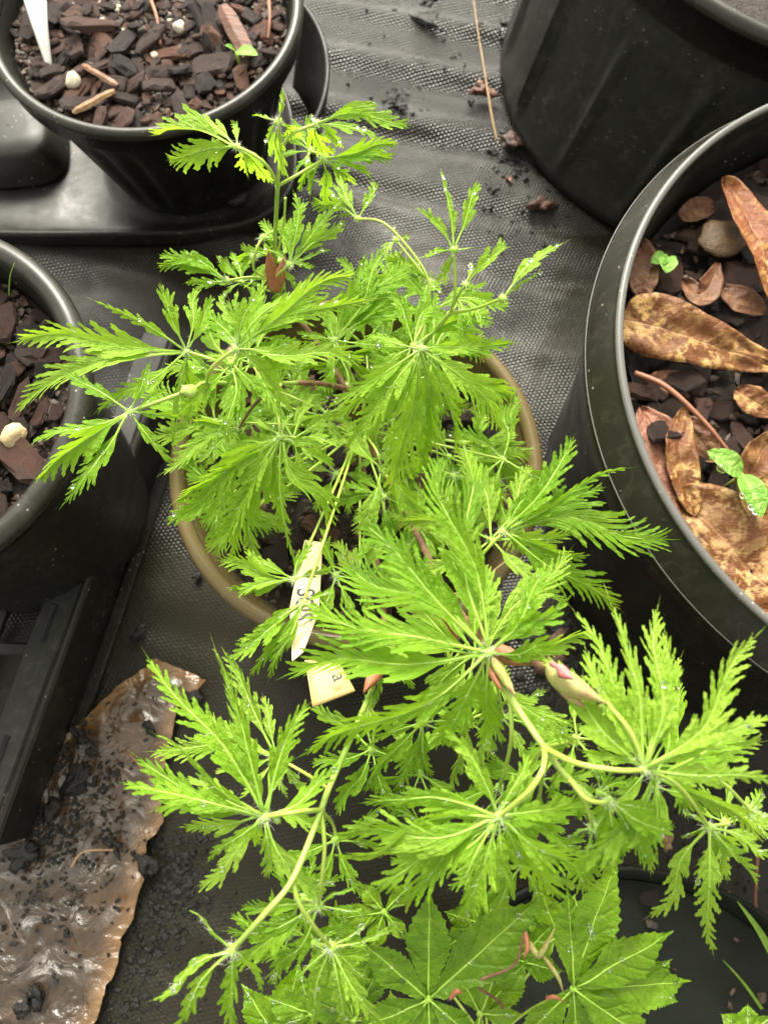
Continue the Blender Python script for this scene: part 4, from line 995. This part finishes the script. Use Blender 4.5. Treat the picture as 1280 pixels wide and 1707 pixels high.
for rr0, z in ((0.086, 0.010), (0.094, 0.040), (0.0985, 0.070), (0.0990, 0.0715), (0.1015, 0.0715), (0.1018, 0.070), (0.0965, 0.040), (0.089, 0.010)):
    rings.append([m_.add(cc + Vector((rr0 * math.cos(q), rr0 * math.sin(q), z))) for q in (R(-24 + 60 * k / 24) for k in range(25))])
for A, B in zip(rings, rings[1:] + rings[:1]):
    for k in range(24): m_.f.append((A[k], A[k + 1], B[k + 1], B[k]))
m_.f.append(tuple(r[0] for r in rings)); m_.f.append(tuple(r[-1] for r in rings[::-1]))
obj('tray_wall', m_, 'tray_plastic', t)
m_ = MB(); m_.blob(at(395, 330, .012), .007, rnd, 2, (1.2, 0.9, 0.6), 0.05)
obj('moulded_boss', m_, 'tray_plastic', t)

wt_o = at(150, 860, 0)
t = empty('web_tray', (wt_o.x, wt_o.y, 0), 'flat black slotted tray frame running diagonally at the left', 'tray')
def bar(name, a, b_, wd, th, mat, parent, up=Vector((0, 0, 1)), bev=0.0012):
    d = (b_ - a).normalized(); s_ = d.cross(up).normalized(); m_ = MB()
    sec = [(-wd + bev, -th), (wd - bev, -th), (wd, -th + bev), (wd, th - bev), (wd - bev, th), (-wd + bev, th), (-wd, th - bev), (-wd, -th + bev)]
    n_ = 14; rings = []
    for i in range(n_ + 1):
        p = a.lerp(b_, i / n_)
        rings.append([m_.add(p + s_ * x + up * (y + 0.0004 * noise.noise(p * 40))) for x, y in sec])
    for A, B in zip(rings, rings[1:]):
        for k in range(8): m_.f.append((A[k], A[(k + 1) % 8], B[(k + 1) % 8], B[k]))
    m_.f.append(tuple(rings[0][::-1])); m_.f.append(tuple(rings[-1]))
    return obj(name, m_, mat, parent, smooth=False)
ztop = .045
A0, B0 = at(262, 560, ztop), at(-45, 1400, ztop)
fl = bar('top_flange', A0, B0, .0085, .0012, 'black_plastic_dusty', t)
dirv = (B0 - A0).normalized(); sv = dirv.cross(Vector((0, 0, 1))).normalized()
if sv.x < 0: sv = -sv
A1, B1 = A0 + sv * .0112 - Vector((0, 0, .021)), B0 + sv * .0112 - Vector((0, 0, .021))
bar('side_wall', A1, B1, .0012, .021, 'tray_plastic', t)
bar('foot_flange', A0 + sv * .0165 - Vector((0, 0, .0405)), B0 + sv * .0165 - Vector((0, 0, .0405)), .0035, .0012, 'tray_plastic', t)
bar('edge_bead', A0 + sv * .0104 + Vector((0, 0, .0002)), B0 + sv * .0104 + Vector((0, 0, .0002)), .0013, .0016, 'rim_plastic', t)
for f in (0.30, 0.62, 0.86):
    p = A0.lerp(B0, f) + Vector((0, 0, .0014)) - sv * .001
    bar('slot', p - dirv * .010, p + dirv * .010, .0012, .0003, 'ink', fl)
for k, f in enumerate((0.44, 0.66, 0.88)):
    p = A0.lerp(B0, f) - Vector((0, 0, .030))
    bar('lattice_bar', p - sv * .006, p - sv * .15 + dirv * .03, .0035, .002, 'tray_plastic', t)
for k in range(3):
    p = A0.lerp(B0, 0.1) - sv * (.045 + .04 * k) - Vector((0, 0, .036))
    bar('lattice_bar', p, p + dirv * .26, .0030, .0018, 'tray_plastic', t)

# ------------------------------------------------------------------ wet brown paper on the mat
OUT = [(262, 1098), (318, 1122), (345, 1135), (300, 1180), (285, 1240), (270, 1310), (276, 1372), (250, 1400), (244, 1440), (240, 1475), (232, 1490), (226, 1530), (206, 1560), (203, 1590), (196, 1620), (180, 1640), (176, 1670), (162, 1700), (150, 1760), (-60, 1770), (-90, 1500), (-40, 1390), (30, 1310), (92, 1240), (150, 1195), (205, 1140)]
def inpoly(x, y, P):
    c_ = False; j = len(P) - 1
    for i in range(len(P)):
        if (P[i][1] > y) != (P[j][1] > y) and x < (P[j][0] - P[i][0]) * (y - P[i][1]) / (P[j][1] - P[i][1]) + P[i][0]: c_ = not c_
        j = i
    return c_
OW = [at(x, y, 0.004) for x, y in OUT]
PW = []
for a, b_ in zip(OW, OW[1:] + OW[:1]):
    n_ = max(1, int((b_ - a).length / 0.0025))
    for k in range(n_):
        p = a.lerp(b_, k / n_)
        p = p + Vector((noise.noise(p * 260), noise.noise(p * 260 + Vector((9, 9, 9))), 0)) * 0.0016
        PW.append(p)
bmm = bmesh.new()
poly = [(p.x, p.y) for p in PW]
bv = [bmm.verts.new((p.x, p.y, 0)) for p in PW]
from mathutils.geometry import delaunay_2d_cdt
pts2 = [Vector((p.x, p.y)) for p in PW]; nb = len(pts2)
x0, x1 = min(p.x for p in pts2), max(p.x for p in pts2); y0, y1 = min(p.y for p in pts2), max(p.y for p in pts2)
rp = random.Random(3); yy = y0
while yy < y1:
    xx = x0
    while xx < x1:
        q = (xx + rp.uniform(-.0005, .0005), yy + rp.uniform(-.0005, .0005))
        if inpoly(q[0], q[1], poly): pts2.append(Vector(q))
        xx += 0.0022
    yy += 0.0022
bmm.free()
res = delaunay_2d_cdt(pts2, [(i, (i + 1) % nb) for i in range(nb)], [list(range(nb))], 1, 1e-7)
mb = MB(); ow2 = [(p.x, p.y) for p in PW[::3]]
for v in res[0]:
    dmin = min((v.x - a) ** 2 + (v.y - b_) ** 2 for a, b_ in ow2) ** 0.5
    e = 1 - smoothstep(0.0, 0.011, dmin)
    h = 0.0030 * noise.noise(Vector((v.x * 30, v.y * 55, 2))) + 0.0016 * noise.noise(Vector((v.x * 110, v.y * 90, 4))) + 0.0005 * noise.noise(Vector((v.x * 300, v.y * 300, 4)))
    right = v.x > -0.155 + 0 * v.y
    dirty = smoothstep(-0.158, -0.176, v.x) * smoothstep(0.10, 0.04, v.y) if False else smoothstep(0.0, 0.05, (-0.128 - v.x + 0.02 * noise.noise(Vector((v.x * 25, v.y * 25, 3))))) 
    mb.add((v.x, v.y, max(ridge(v.x, v.y) + 0.0022, 0.0075 + h + 0.002 * e * noise.noise(Vector((v.x * 60, v.y * 60, 8))))), edge=e if v.y < 0.06 else 0.25 * e, dirty=dirty)
mb.f = [tuple(f) for f in res[2]]
paper = tag(obj('brown_paper', mb, 'wet_paper', loc=at(130, 1400, 0.005)), 'torn sheet of wet brown paper on the mat at bottom left', 'paper')

# dark clods, chips and specks that lie loose
def clod(px, py, z, r, label, sq=(1.2, 1, 0.6), mat='dirt_clod', name='dirt_clod', group='dirt clods lying loose', cat='clod'):
    p = at(px, py, z); q = Vector((p.x, p.y, max(z, ridge(p.x, p.y) + (0.001 if name != 'dirt_clod' else 0.0)) + r * sq[2] * 0.6))
    r = r * (0.60 if name == 'dirt_clod' else 0.9); mm = MB(); mm.blob(q, r, rnd, 3, sq, 0.62)
    o = obj(name, mm, mat, loc=Vector(q)); return tag(o, label, cat, group)
clod(320, 1165, .008, .0060, 'black clod beside the top corner of the brown paper')
clod(250, 1215, .008, .0050, 'black clod in the middle of the brown paper near its upper edge', (0.8, 1.3, 0.6))
clod(205, 1210, .008, .0018, 'tiny black crumb on the upper brown paper')
clod(135, 1225, .008, .0048, 'long black clod near the upper left edge of the brown paper', (1.6, 0.7, 0.6))
clod(88, 1350, .008, .0075, 'rounded black clod on the left of the brown paper', (1.0, 1.1, 0.55))
clod(45, 1425, .008, .0095, 'largest black clod at the left end of the brown paper', (1.0, 1.3, 0.55))
clod(190, 1408, .009, .0055, 'wet heart shaped black clod in the paper puddle', (1.5, 0.8, 0.6))
clod(130, 1300, .008, .0080, 'broad flat black clod patch left of the paper centre', (1.6, 0.9, 0.4))
clod(62, 1655, .009, .0065, 'wet black clod in the lower puddle of the paper', (0.8, 1.1, 0.6))
clod(40, 1680, .009, .0055, 'black clod at the lower left corner of the paper')
clod(245, 1440, .004, .0080, 'black clod against the torn right edge of the paper', (1.4, 0.8, 0.5))
clod(232, 1056, .003, .0050, 'dark chip in a fold of the mat right of the slotted tray', (1.7, 0.7, 0.5))
clod(330, 958, .003, .0038, 'dark chip beside the left rim of the middle pot', (0.9, 1.3, 0.6))
clod(715, 6, .003, .0075, 'wet black bark lump on the mat at the top edge', (1.6, 0.8, 0.5))
clod(655, 172, .003, .0050, 'black crumb pile left of the upper mat centre', (1.0, 0.8, 0.6))
clod(668, 180, .003, .0052, 'black lump beside the crumb pile on the mat', (1.3, 0.8, 0.5))
clod(845, 42, .003, .0060, 'shiny black lump on the mat beside the ribbed pot', (0.9, 1.3, 0.6))
clod(783, 170, .003, .0040, 'small black chip below the thin straw on the mat', (1.4, 0.7, 0.5))
clod(803, 153, .004, .0062, 'purplish bark piece by the foot of the ribbed pot', (1.5, 0.8, 0.6), 'bark', 'bark_piece', 'bark pieces on the mat', 'bark')
clod(900, 345, .003, .0058, 'brown crumb heap at the base of the ribbed pot', (0.8, 1.3, 0.6), 'bark', 'bark_piece', 'bark pieces on the mat', 'bark')
clod(848, 300, .003, .0022, 'tiny orange red bark fragment on the mat', (1.2, 0.6, 0.5), 'red_twig', 'bark_piece', 'bark pieces on the mat', 'bark')
clod(850, 240, .004, .0070, 'ragged brown bark scrap touching the ribbed pot', (1.0, 1.0, 0.5), 'bark', 'bark_piece', 'bark pieces on the mat', 'bark')
clod(712, 42, .002, .0068, 'long thin dark bark sliver near the top of the mat', (2.2, 0.28, 0.3), 'dirt_clod', 'bark_piece', 'bark pieces on the mat', 'bark')
clod(920, 1085, .004, .0085, 'wet dark bark lump between the middle pot and large right pot', (1.5, 0.7, 0.6), 'wet_bark', 'bark_piece', 'bark pieces on the mat', 'bark')
clod(1110, 1400, .004, .0038, 'tan bark scrap below the lacy leaves at lower right', (0.7, 1.3, 0.5), 'straw', 'bark_piece', 'bark pieces on the mat', 'bark')
clod(1212, 1500, .004, .0035, 'pale bark scrap near the right grass blade', (0.8, 1.2, 0.5), 'straw', 'bark_piece', 'bark pieces on the mat', 'bark')
m_ = MB(); r_ = random.Random(21)
def specks(cx, cy, sx, sy, n, lo, hi):
    for _ in range(n):
        px, py = r_.gauss(cx, sx), r_.gauss(cy, sy)
        p = at(px, py, 0.003); s_ = r_.uniform(lo, hi)
        m_.blob((p.x, p.y, ridge(p.x, p.y) + s_ * 0.3), s_, r_, 1, (1.3, 0.9, 0.6), 0.4)
specks(300, 1520, 70, 90, 420, .0003, .0012); specks(380, 1480, 140, 120, 200, .0002, .0006)
specks(280, 1460, 25, 30, 60, .001, .0025); specks(660, 165, 22, 16, 40, .0006, .002)
specks(860, 270, 25, 45, 90, .0005, .0022); specks(910, 1060, 60, 50, 120, .0008, .003)
specks(1180, 1400, 80, 90, 160, .0004, .0016); specks(700, 60, 130, 60, 60, .0004, .0014)
specks(940, 350, 60, 25, 50, .0004, .0015); specks(110, 1270, 45, 40, 0, .001, .003)
for _ in range(420):
    f = r_.random(); px = 300 - 120 * f + r_.gauss(14, 26); py = 1395 + 330 * f
    if inpoly(px, py, OUT): continue
    p = at(px, py, 0.003); s_ = r_.choice((.0004, .0006, .0009, .0013, .0018)) * r_.uniform(0.7, 1.1)
    m_.blob((p.x, p.y, ridge(p.x, p.y) + s_ * 0.3), s_, r_, 1, (1.3, 0.9, 0.6), 0.4)
specks(1120, 1180, 90, 90, 160, .0004, .0016)
tag(obj('soil_specks', m_, 'dirt_clod', smooth=False), 'scattered soil specks on the wet mat', 'soil', kind='stuff')
m_ = MB()
for _ in range(1100):
    px, py = r_.gauss(105, 60), r_.gauss(1330, 120)
    if not inpoly(px, py, OUT): continue
    p = at(px, py, 0.006); s_ = r_.uniform(.0002, .0013)
    m_.blob((p.x, p.y, 0.0085), s_, r_, 1, (1.3, 0.9, 0.7), 0.4)
tag(obj('paper_grit', m_, 'dirt_clod', smooth=False), 'dark grit scattered over the brown paper', 'soil', kind='stuff')

def straw(name, pts, r, mat, label, cat, group=None):
    P = spline([at(*p) for p in pts], 8); mm = MB(); n_ = len(P)
    mm.tube(P, [r * (1 - 0.5 * i / n_) for i in range(n_)], 7)
    return tag(obj(name, mm, mat, loc=Vector(P[0])), label, cat, group)
straw('straw', [(828, 235, .008), (818, 185, .012), (806, 110, .012), (796, 50, .012), (788, -10, .010)], .0009, 'straw', 'thin straw coloured stem lying on the mat at top centre', 'straw')
straw('twig', [(1058, 622, BIG_S + .012), (1110, 645, BIG_S + .016), (1170, 700, BIG_S + .016), (1215, 755, BIG_S + .013), (1245, 795, BIG_S + .012)], .0013, 'red_twig', 'reddish leaf stalk curving across the bark in the large right pot', 'twig')
straw('twig', [(252, 0, TL_S + .009), (262, 30, TL_S + .010), (268, 75, TL_S + .008)], .0013, 'red_twig', 'thin brown root standing in the compost of the top left pot', 'twig')
straw('twig', [(448, -5, TL_S + .012), (450, 30, TL_S + .012), (447, 65, TL_S + .009)], .0013, 'red_twig', 'brown twig along the right side of the top left pot', 'twig')
straw('straw', [(120, 1445, .012), (140, 1420, .013), (190, 1417, .013)], .0008, 'straw', 'bent straw lying across the puddle on the brown paper', 'straw')
straw('twig', [(215, 1255, .0105), (245, 1290, .0105), (268, 1315, .0105)], .0006, 'red_twig', 'dark pine needle on the upper right of the brown paper', 'twig')
straw('twig', [(1262, 1420, .010), (1258, 1500, .010), (1264, 1560, .009)], .0011, 'red_twig', 'reddish twig lying at the lower right edge', 'twig')
straw('straw', [(735, 1000, .165), (790, 975, .168), (850, 930, .17)], .0006, 'straw', 'pale dry stalk behind the large front leaf', 'straw')

# grass blades
def blade(pts, wd, label, mat='grass'):
    P = spline([at(*p) for p in pts], 8); mm = MB(); cv = Curve(P, 0.2); rows = []
    for i in range(15):
        u = i / 14; e = wd * (1 - u ** 1.6) + 0.00012
        rows.append([mm.add(cv.pos(u, -e, 0.3 * e), (u, -1)), mm.add(cv.pos(u, 0, 0)), mm.add(cv.pos(u, e, 0.3 * e))])
    for A, B in zip(rows, rows[1:]):
        for k in range(2): mm.f.append((A[k], A[k + 1], B[k + 1], B[k]))
    return tag(obj('grass_blade', mm, mat, loc=Vector(P[0])), label, 'grass', 'single grass blades')
blade([(1310, 1640, .05), (1270, 1560, .10), (1228, 1502, .13)], .0018, 'broad green grass blade at the lower right edge')
blade([(1275, 1690, .03), (1240, 1640, .06), (1204, 1600, .09)], .0007, 'thin pale grass blade at the bottom right corner')
blade([(16, 495, LEFT_S + .006), (18, 460, LEFT_S + .02), (26, 436, LEFT_S + .03)], .0005, 'thin grass seedling in the left edge pot')

# ------------------------------------------------------------------ fallen leaves in the large pot
def fallen(label, mid, wd, mat, seed, curl=0.5, shape=1.0, wave=0.22):
    r_ = random.Random(seed); P = spline([at(*p) for p in mid], 10); cv = Curve(P, r_.uniform(-.15, .15)); L = cv.L
    mm = MB(); N = 40; K = 12; top = []; bot = []
    for i in range(N + 1):
        u = i / N
        e = wd * (math.sin(math.pi * min(1, max(0, u)) ** shape) ** 0.75) * (1 + 0.10 * noise.noise(Vector((u * 5, seed, 1)))) + 0.0004
        rt, rb_ = [], []
        for k in range(K + 1):
            f = k / K * 2 - 1
            v = f * e * (1 + (0.06 * noise.noise(Vector((u * 14, f * 2, seed))) if abs(f) > .9 else 0))
            h = curl * wd * f * f * (0.5 + 0.5 * noise.noise(Vector((u * 2.5, seed, 7)))) + wave * wd * noise.noise(Vector((u * 7, f * 2.2, seed))) - (0.05 * wd if abs(f) < .05 else 0)
            rt.append(mm.add(cv.pos(u, v, h), (u * L, v), rib=1.0 if k == K // 2 else 0.0)); rb_.append(mm.add(cv.pos(u, v, h - 0.0005), (u * L, v), rib=0.0))
        top.append(rt); bot.append(rb_)
    for i in range(N):
        for k in range(K):
            mm.f.append((top[i][k], top[i][k + 1], top[i + 1][k + 1], top[i + 1][k]))
            mm.f.append((bot[i][k], bot[i + 1][k], bot[i + 1][k + 1], bot[i][k + 1]))
        mm.f.append((top[i][0], top[i + 1][0], bot[i + 1][0], bot[i][0])); mm.f.append((top[i][K], bot[i][K], bot[i + 1][K], top[i + 1][K]))
    return tag(obj('fallen_leaf', mm, mat, loc=Vector(P[len(P) // 2])), label, 'leaf', 'brown fallen leaves')
zb = BIG_S + .012
fallen('long brown speckled leaf lying across the large right pot', [(1036, 530, zb + .004), (1110, 548, zb + .006), (1200, 580, zb + .004), (1310, 616, zb)], .0125, 'brown_leaf', 1, 0.25, 0.55)
fallen('upright orange brown leaf at the right edge of the large pot', [(1204, 300, zb + .006), (1250, 370, zb + .010), (1278, 440, zb + .010), (1300, 540, zb + .004)], .0085, 'orange_leaf', 2, 0.6, 0.9)
fallen('dark brown leaf with pale blotches at the lower right in the large pot', [(1120, 820, zb - .002), (1190, 880, zb + .002), (1250, 950, zb + .002), (1330, 1030, zb)], .0165, 'blotched_leaf', 3, 0.12, 0.8)
fallen('rose brown leaf against the inner wall of the large pot', [(1066, 680, zb), (1095, 725, zb + .002), (1130, 800, zb), (1150, 880, zb - .002)], .0080, 'rose_leaf', 4, 0.3)
fallen('narrow copper leaf beside the rose brown leaf in the large pot', [(1140, 680, zb + .002), (1132, 740, zb + .004), (1140, 800, zb + .002), (1155, 860, zb)], .0062, 'brown_leaf', 5, 0.5)
fallen('curled brown leaf behind the two leaved seedling in the large pot', [(1300, 720, zb + .006), (1262, 765, zb + .010), (1250, 820, zb + .006), (1275, 880, zb)], .0075, 'brown_leaf', 6, 0.7)
fallen('small folded brown leaf left of the upper centre of the large pot', [(1140, 470, zb), (1160, 490, zb + .003), (1180, 480, zb + .003), (1196, 440, zb)], .0052, 'dull_leaf', 7, 0.6)
fallen('dull brown leaf wedged at the left wall of the large pot', [(1062, 395, zb), (1072, 430, zb + .002), (1070, 470, zb + .002), (1068, 500, zb)], .0062, 'dull_leaf', 8, 0.3)
fallen('pointed reddish brown leaf in the shade below the speckled leaf', [(1075, 650, zb - .006), (1100, 640, zb - .003), (1140, 630, zb - .004)], .0050, 'dull_leaf', 9, 0.4)
for k, (lab, mid, wd, mt) in enumerate((
    ('broken rust brown leaf scrap near the top of the large pot', [(1130, 360, zb - .004), (1160, 350, zb - .002), (1190, 340, zb - .004)], .0050, 'dull_leaf'),
    ('dark curled leaf scrap above the two leaved seedling', [(1130, 700, zb - .004), (1165, 730, zb - .002), (1190, 770, zb - .004)], .0060, 'dull_leaf'),
    ('coppery leaf scrap at the right edge below the speckled leaf', [(1225, 650, zb - .002), (1255, 668, zb), (1290, 690, zb - .002)], .0055, 'brown_leaf'),
    ('rust brown leaf half buried left of the blotched leaf', [(1090, 740, zb - .004), (1120, 800, zb - .002), (1150, 850, zb - .004)], .0070, 'rose_leaf'),
    ('brown leaf piece at the foot of the orange brown leaf', [(1200, 480, zb - .002), (1235, 500, zb), (1275, 520, zb - .002)], .0055, 'dull_leaf'),
    ('long brown leaf along the lower wall of the large pot', [(1170, 930, zb - .006), (1215, 985, zb - .004), (1270, 1040, zb - .006)], .0090, 'brown_leaf'))):
    fallen(lab, mid, wd, mt, 30 + k, 0.4)
mm = MB(); mm.blob(at(1205, 396, zb + .001), .0092, rnd, 3, (1.2, 0.95, 0.22), 0.12, Matrix.Rotation(0.4, 3, 'Z'))
tag(obj('pebble', mm, 'pebble', loc=at(1205, 396, zb)), 'smooth tan brown pebble in the large right pot', 'pebble')
mm = MB(); mm.blob(at(24, 727, LEFT_S + .008), .0052, rnd, 3, (1.15, 0.85, 0.8), 0.14)
tag(obj('pebble', mm, 'tan_stone', loc=at(24, 727, LEFT_S + .008)), 'pale tan stone on the bark of the left edge pot', 'pebble')
for px, py, r, lab in ((298, 45, .0036, 'white perlite lump near the centre of the top left pot'), (137, 47, .0024, 'white perlite bit left of centre in the top left pot'), (124, 134, .0048, 'cream stone chip below the white label in the top left pot'), (258, 92, .0022, 'small white perlite bead on the bark of the top left pot'), (235, 45, .0022, 'small white perlite bead beside the perlite lump')):
    mm = MB(); p = at(px, py, TL_S + .008); mm.blob(p, r, rnd, 2, (1, 0.9, 0.8), 0.25)
    tag(obj('perlite', mm, 'perlite', loc=p), lab, 'perlite', 'perlite in the top left pot')
# split sticks of yellow wood among the bark
for k, (a, b_, wd, lab) in enumerate((((122, 188), (192, 150), .0036, 'split yellow wood sliver on the bark of the top left pot'), ((138, 108), (196, 142), .0030, 'brown wood splinter lying above the yellow sliver'), ((372, 10), (415, 92), .0060, 'large pinkish bark slab behind the seedling in the top left pot'))):
    z = TL_S + .011
    a, b_ = at(*a, z), at(*b_, z); d = b_ - a; mm = MB()
    P = [a.lerp(b_, i / 8) + Vector((0, 0, .0006 * noise.noise(a * 99 + Vector((i, 0, 0))))) for i in range(9)]
    P = [p + Vector((noise.noise(Vector((i * 1.3, k, 1))), noise.noise(Vector((i * 1.3, k, 5))), 0)) * 0.0007 for i, p in enumerate(P)]
    mm.tube(P, [wd * (0.62 if k < 2 else 0.85) * (1 + 0.35 * noise.noise(Vector((i * 1.7, k, 3)))) * (0.55 if i in (0, 8) else 1) for i in range(9)], 5)
    for v in mm.v: v.z = z + (v.z - z) * 0.55
    tag(obj('wood_sliver' if k < 2 else 'bark_slab', mm, ('yellow_wood', 'wood', 'bark')[k], loc=a, smooth=False), lab, 'wood' if k < 2 else 'bark')

# ------------------------------------------------------------------ seedlings
def seedling(label, base, blades, stemr, seedn, width=0.42):
    root = empty('seedling', base, label, 'seedling', 'tiny green seedlings')
    r_ = random.Random(seedn); top = base + Vector((0, 0, blades[0][2]))
    for (tip, wf, _) in blades:
        mm = MB(); d = tip - top; s_ = d.cross(Vector((0, 0, 1))).normalized(); L = d.length; up = s_.cross(d).normalized(); rows = []
        for i in range(17):
            u = i / 16; e = L * width * wf * 0.5 * (math.sin(math.pi * u ** 0.8) ** 0.7 if 0 < u < 1 else 0) + 0.00025
            rows.append([mm.add(top + d * u + s_ * f * e + up * (0.10 * L * math.sin(u * 3.1) + 0.25 * e * abs(f)), (u * L, f * e), rib=1.0 if f == 0 else 0.0) for f in (-1, -.6, -.3, 0, .3, .6, 1)])
        for A, B in zip(rows, rows[1:]):
            for k in range(6): mm.f.append((A[k], A[k + 1], B[k + 1], B[k]))
        obj('leaf', mm, 'seedling_leaf', root)
    mm = MB(); mm.tube([base - Vector((0, 0, .004)), base + (top - base) * 0.5 + Vector((.0003, 0, 0)), top], stemr, 8)
    obj('stem', mm, 'petiole', root)
    return root, top
b0 = at(1213, 808, zb)
_, tp = seedling('two leaved green seedling with drops in the large right pot', b0, [(at(1178, 752, zb + .016), 1.05, .012), (at(1268, 862, zb + .014), 1.0, .012)], .0008, 1, 0.52)
mm = MB()
for px, py, r in ((1186, 762, .0012), (1203, 780, .0022), (1238, 826, .0015), (1252, 845, .0014), (1258, 853, .0012)):
    mm.blob(at(px, py, zb + .0165), r, rnd, 2, (1, 1, 0.55), 0.05)
tag(obj('water_drops', mm, 'water', _), kind='stuff')
b0 = at(1105, 441, zb)
seedling('tiny four leaved seedling on the bark of the large right pot', b0, [(at(1084, 438, zb + .006), 1.0, .005), (at(1107, 425, zb + .006), 1, .005), (at(1125, 441, zb + .006), 1.1, .005), (at(1110, 455, zb + .006), 1.2, .005)], .0005, 2, 0.75)
b0 = at(398, 108, TL_S + .006)
seedling('pale green two leaved seedling in the top left pot', b0, [(at(376, 76, TL_S + .02), 1.1, .008), (at(430, 92, TL_S + .018), 1.0, .008)], .0008, 3, 0.5)

# ------------------------------------------------------------------ plant labels
def plate(name, corners, th, mat, label, cat, bend=0.0, n=12):
    """a thin curved plastic strip: corners a, b (one end) and d, c (other end) as points"""
    a, b_, c_, d = corners; mm = MB(); T, B = [], []
    nrm = (b_ - a).cross(d - a).normalized()
    if nrm.z < 0: nrm = -nrm
    for i in range(n + 1):
        u = i / n; l_, r2 = a.lerp(d, u), b_.lerp(c_, u)
        off = nrm * bend * math.sin(math.pi * u)
        T.append([mm.add(l_.lerp(r2, k / 4) + off) for k in range(5)]); B.append([mm.add(l_.lerp(r2, k / 4) + off - nrm * th) for k in range(5)])
    for i in range(n):
        for k in range(4):
            mm.f.append((T[i][k], T[i][k + 1], T[i + 1][k + 1], T[i + 1][k])); mm.f.append((B[i][k], B[i + 1][k], B[i + 1][k + 1], B[i][k + 1]))
        mm.f.append((T[i][0], T[i + 1][0], B[i + 1][0], B[i][0])); mm.f.append((T[i][4], B[i][4], B[i + 1][4], T[i + 1][4]))
    for q, s_ in ((0, 1), (n, -1)):
        for k in range(4): mm.f.append((T[q][k], B[q][k], B[q][k + 1], T[q][k + 1])[::s_])
    o = obj(name, mm, mat, loc=a); tag(o, label, cat, 'plastic plant labels'); return o, nrm
plate('plant_label', (at(34, -20, TL_S + .022), at(78, -14, TL_S + .020), at(88, 113, TL_S + .005), at(80, 118, TL_S + .005)), .0006, 'white_label', 'white tapering plastic label stuck in the top left pot', 'label', .003)
def writing(txt, parent, origin, xdir, nrm, size):
    cu = bpy.data.curves.new('lettering', 'FONT'); cu.body = txt; cu.size = size; cu.offset = size * 0.012
    tmp = bpy.data.objects.new('tmp', cu); C.objects.link(tmp)
    bpy.context.view_layer.update()
    me = bpy.data.meshes.new_from_object(tmp.evaluated_get(bpy.context.evaluated_depsgraph_get()))
    bpy.data.objects.remove(tmp)
    ydir = nrm.cross(xdir).normalized()
    M = Matrix((xdir, ydir, nrm)).transposed()
    for v in me.vertices: v.co = M @ v.co + origin - wloc(parent)
    me.materials.clear(); me.materials.append(MATS['ink'])
    o = bpy.data.objects.new('lettering', me); C.objects.link(o); o.parent = parent
    return o
lab, nrm = plate('plant_label', (at(508, 900, .164), at(538, 904, .164), at(532, 1018, .184), at(483, 1012, .184)), .0006, 'cream_label', 'cream plastic label with black lettering under the lacy leaves', 'label', .001)
c1, c2 = at(483, 1012, .184), at(532, 1018, .184)
tipm = MB()
i = [tipm.add(p) for p in (c1, c2, at(506, 1086, .196), at(487, 1102, .198))]
j = [tipm.add(tipm.v[k] - nrm * 0.0006) for k in i]
tipm.f += [tuple(i), tuple(j[::-1])] + [(i[k], j[k], j[(k + 1) % 4], i[(k + 1) % 4]) for k in range(4)]
obj('label_tip', tipm, 'cream_label', lab, smooth=False)
nr2 = (c2 - c1).cross(at(487, 1105, .201) - c1).normalized()
if nr2.z < 0: nr2 = -nr2
xd = (at(502, 1075, .1975) - at(508, 1000, .1865)).normalized()
xd = (xd - nrm * xd.dot(nrm)).normalized()
writing('SOS', lab, at(496, 985, .1815) + nrm * 0.0014, xd, nrm, .0090)
lab2, n2 = plate('plant_label', (at(508, 1100, .222), at(566, 1106, .222), at(592, 1151, .228), at(521, 1178, .228)), .0006, 'tan_label', 'square ended tan plastic label tip below the cream label', 'label', .0004)
xd = (at(574, 1156, .231) - at(556, 1124, .227)).normalized(); xd = (xd - n2 * xd.dot(n2)).normalized()
writing('a', lab2, at(552, 1128, .2284) + n2 * 0.0007, xd, n2, .006)
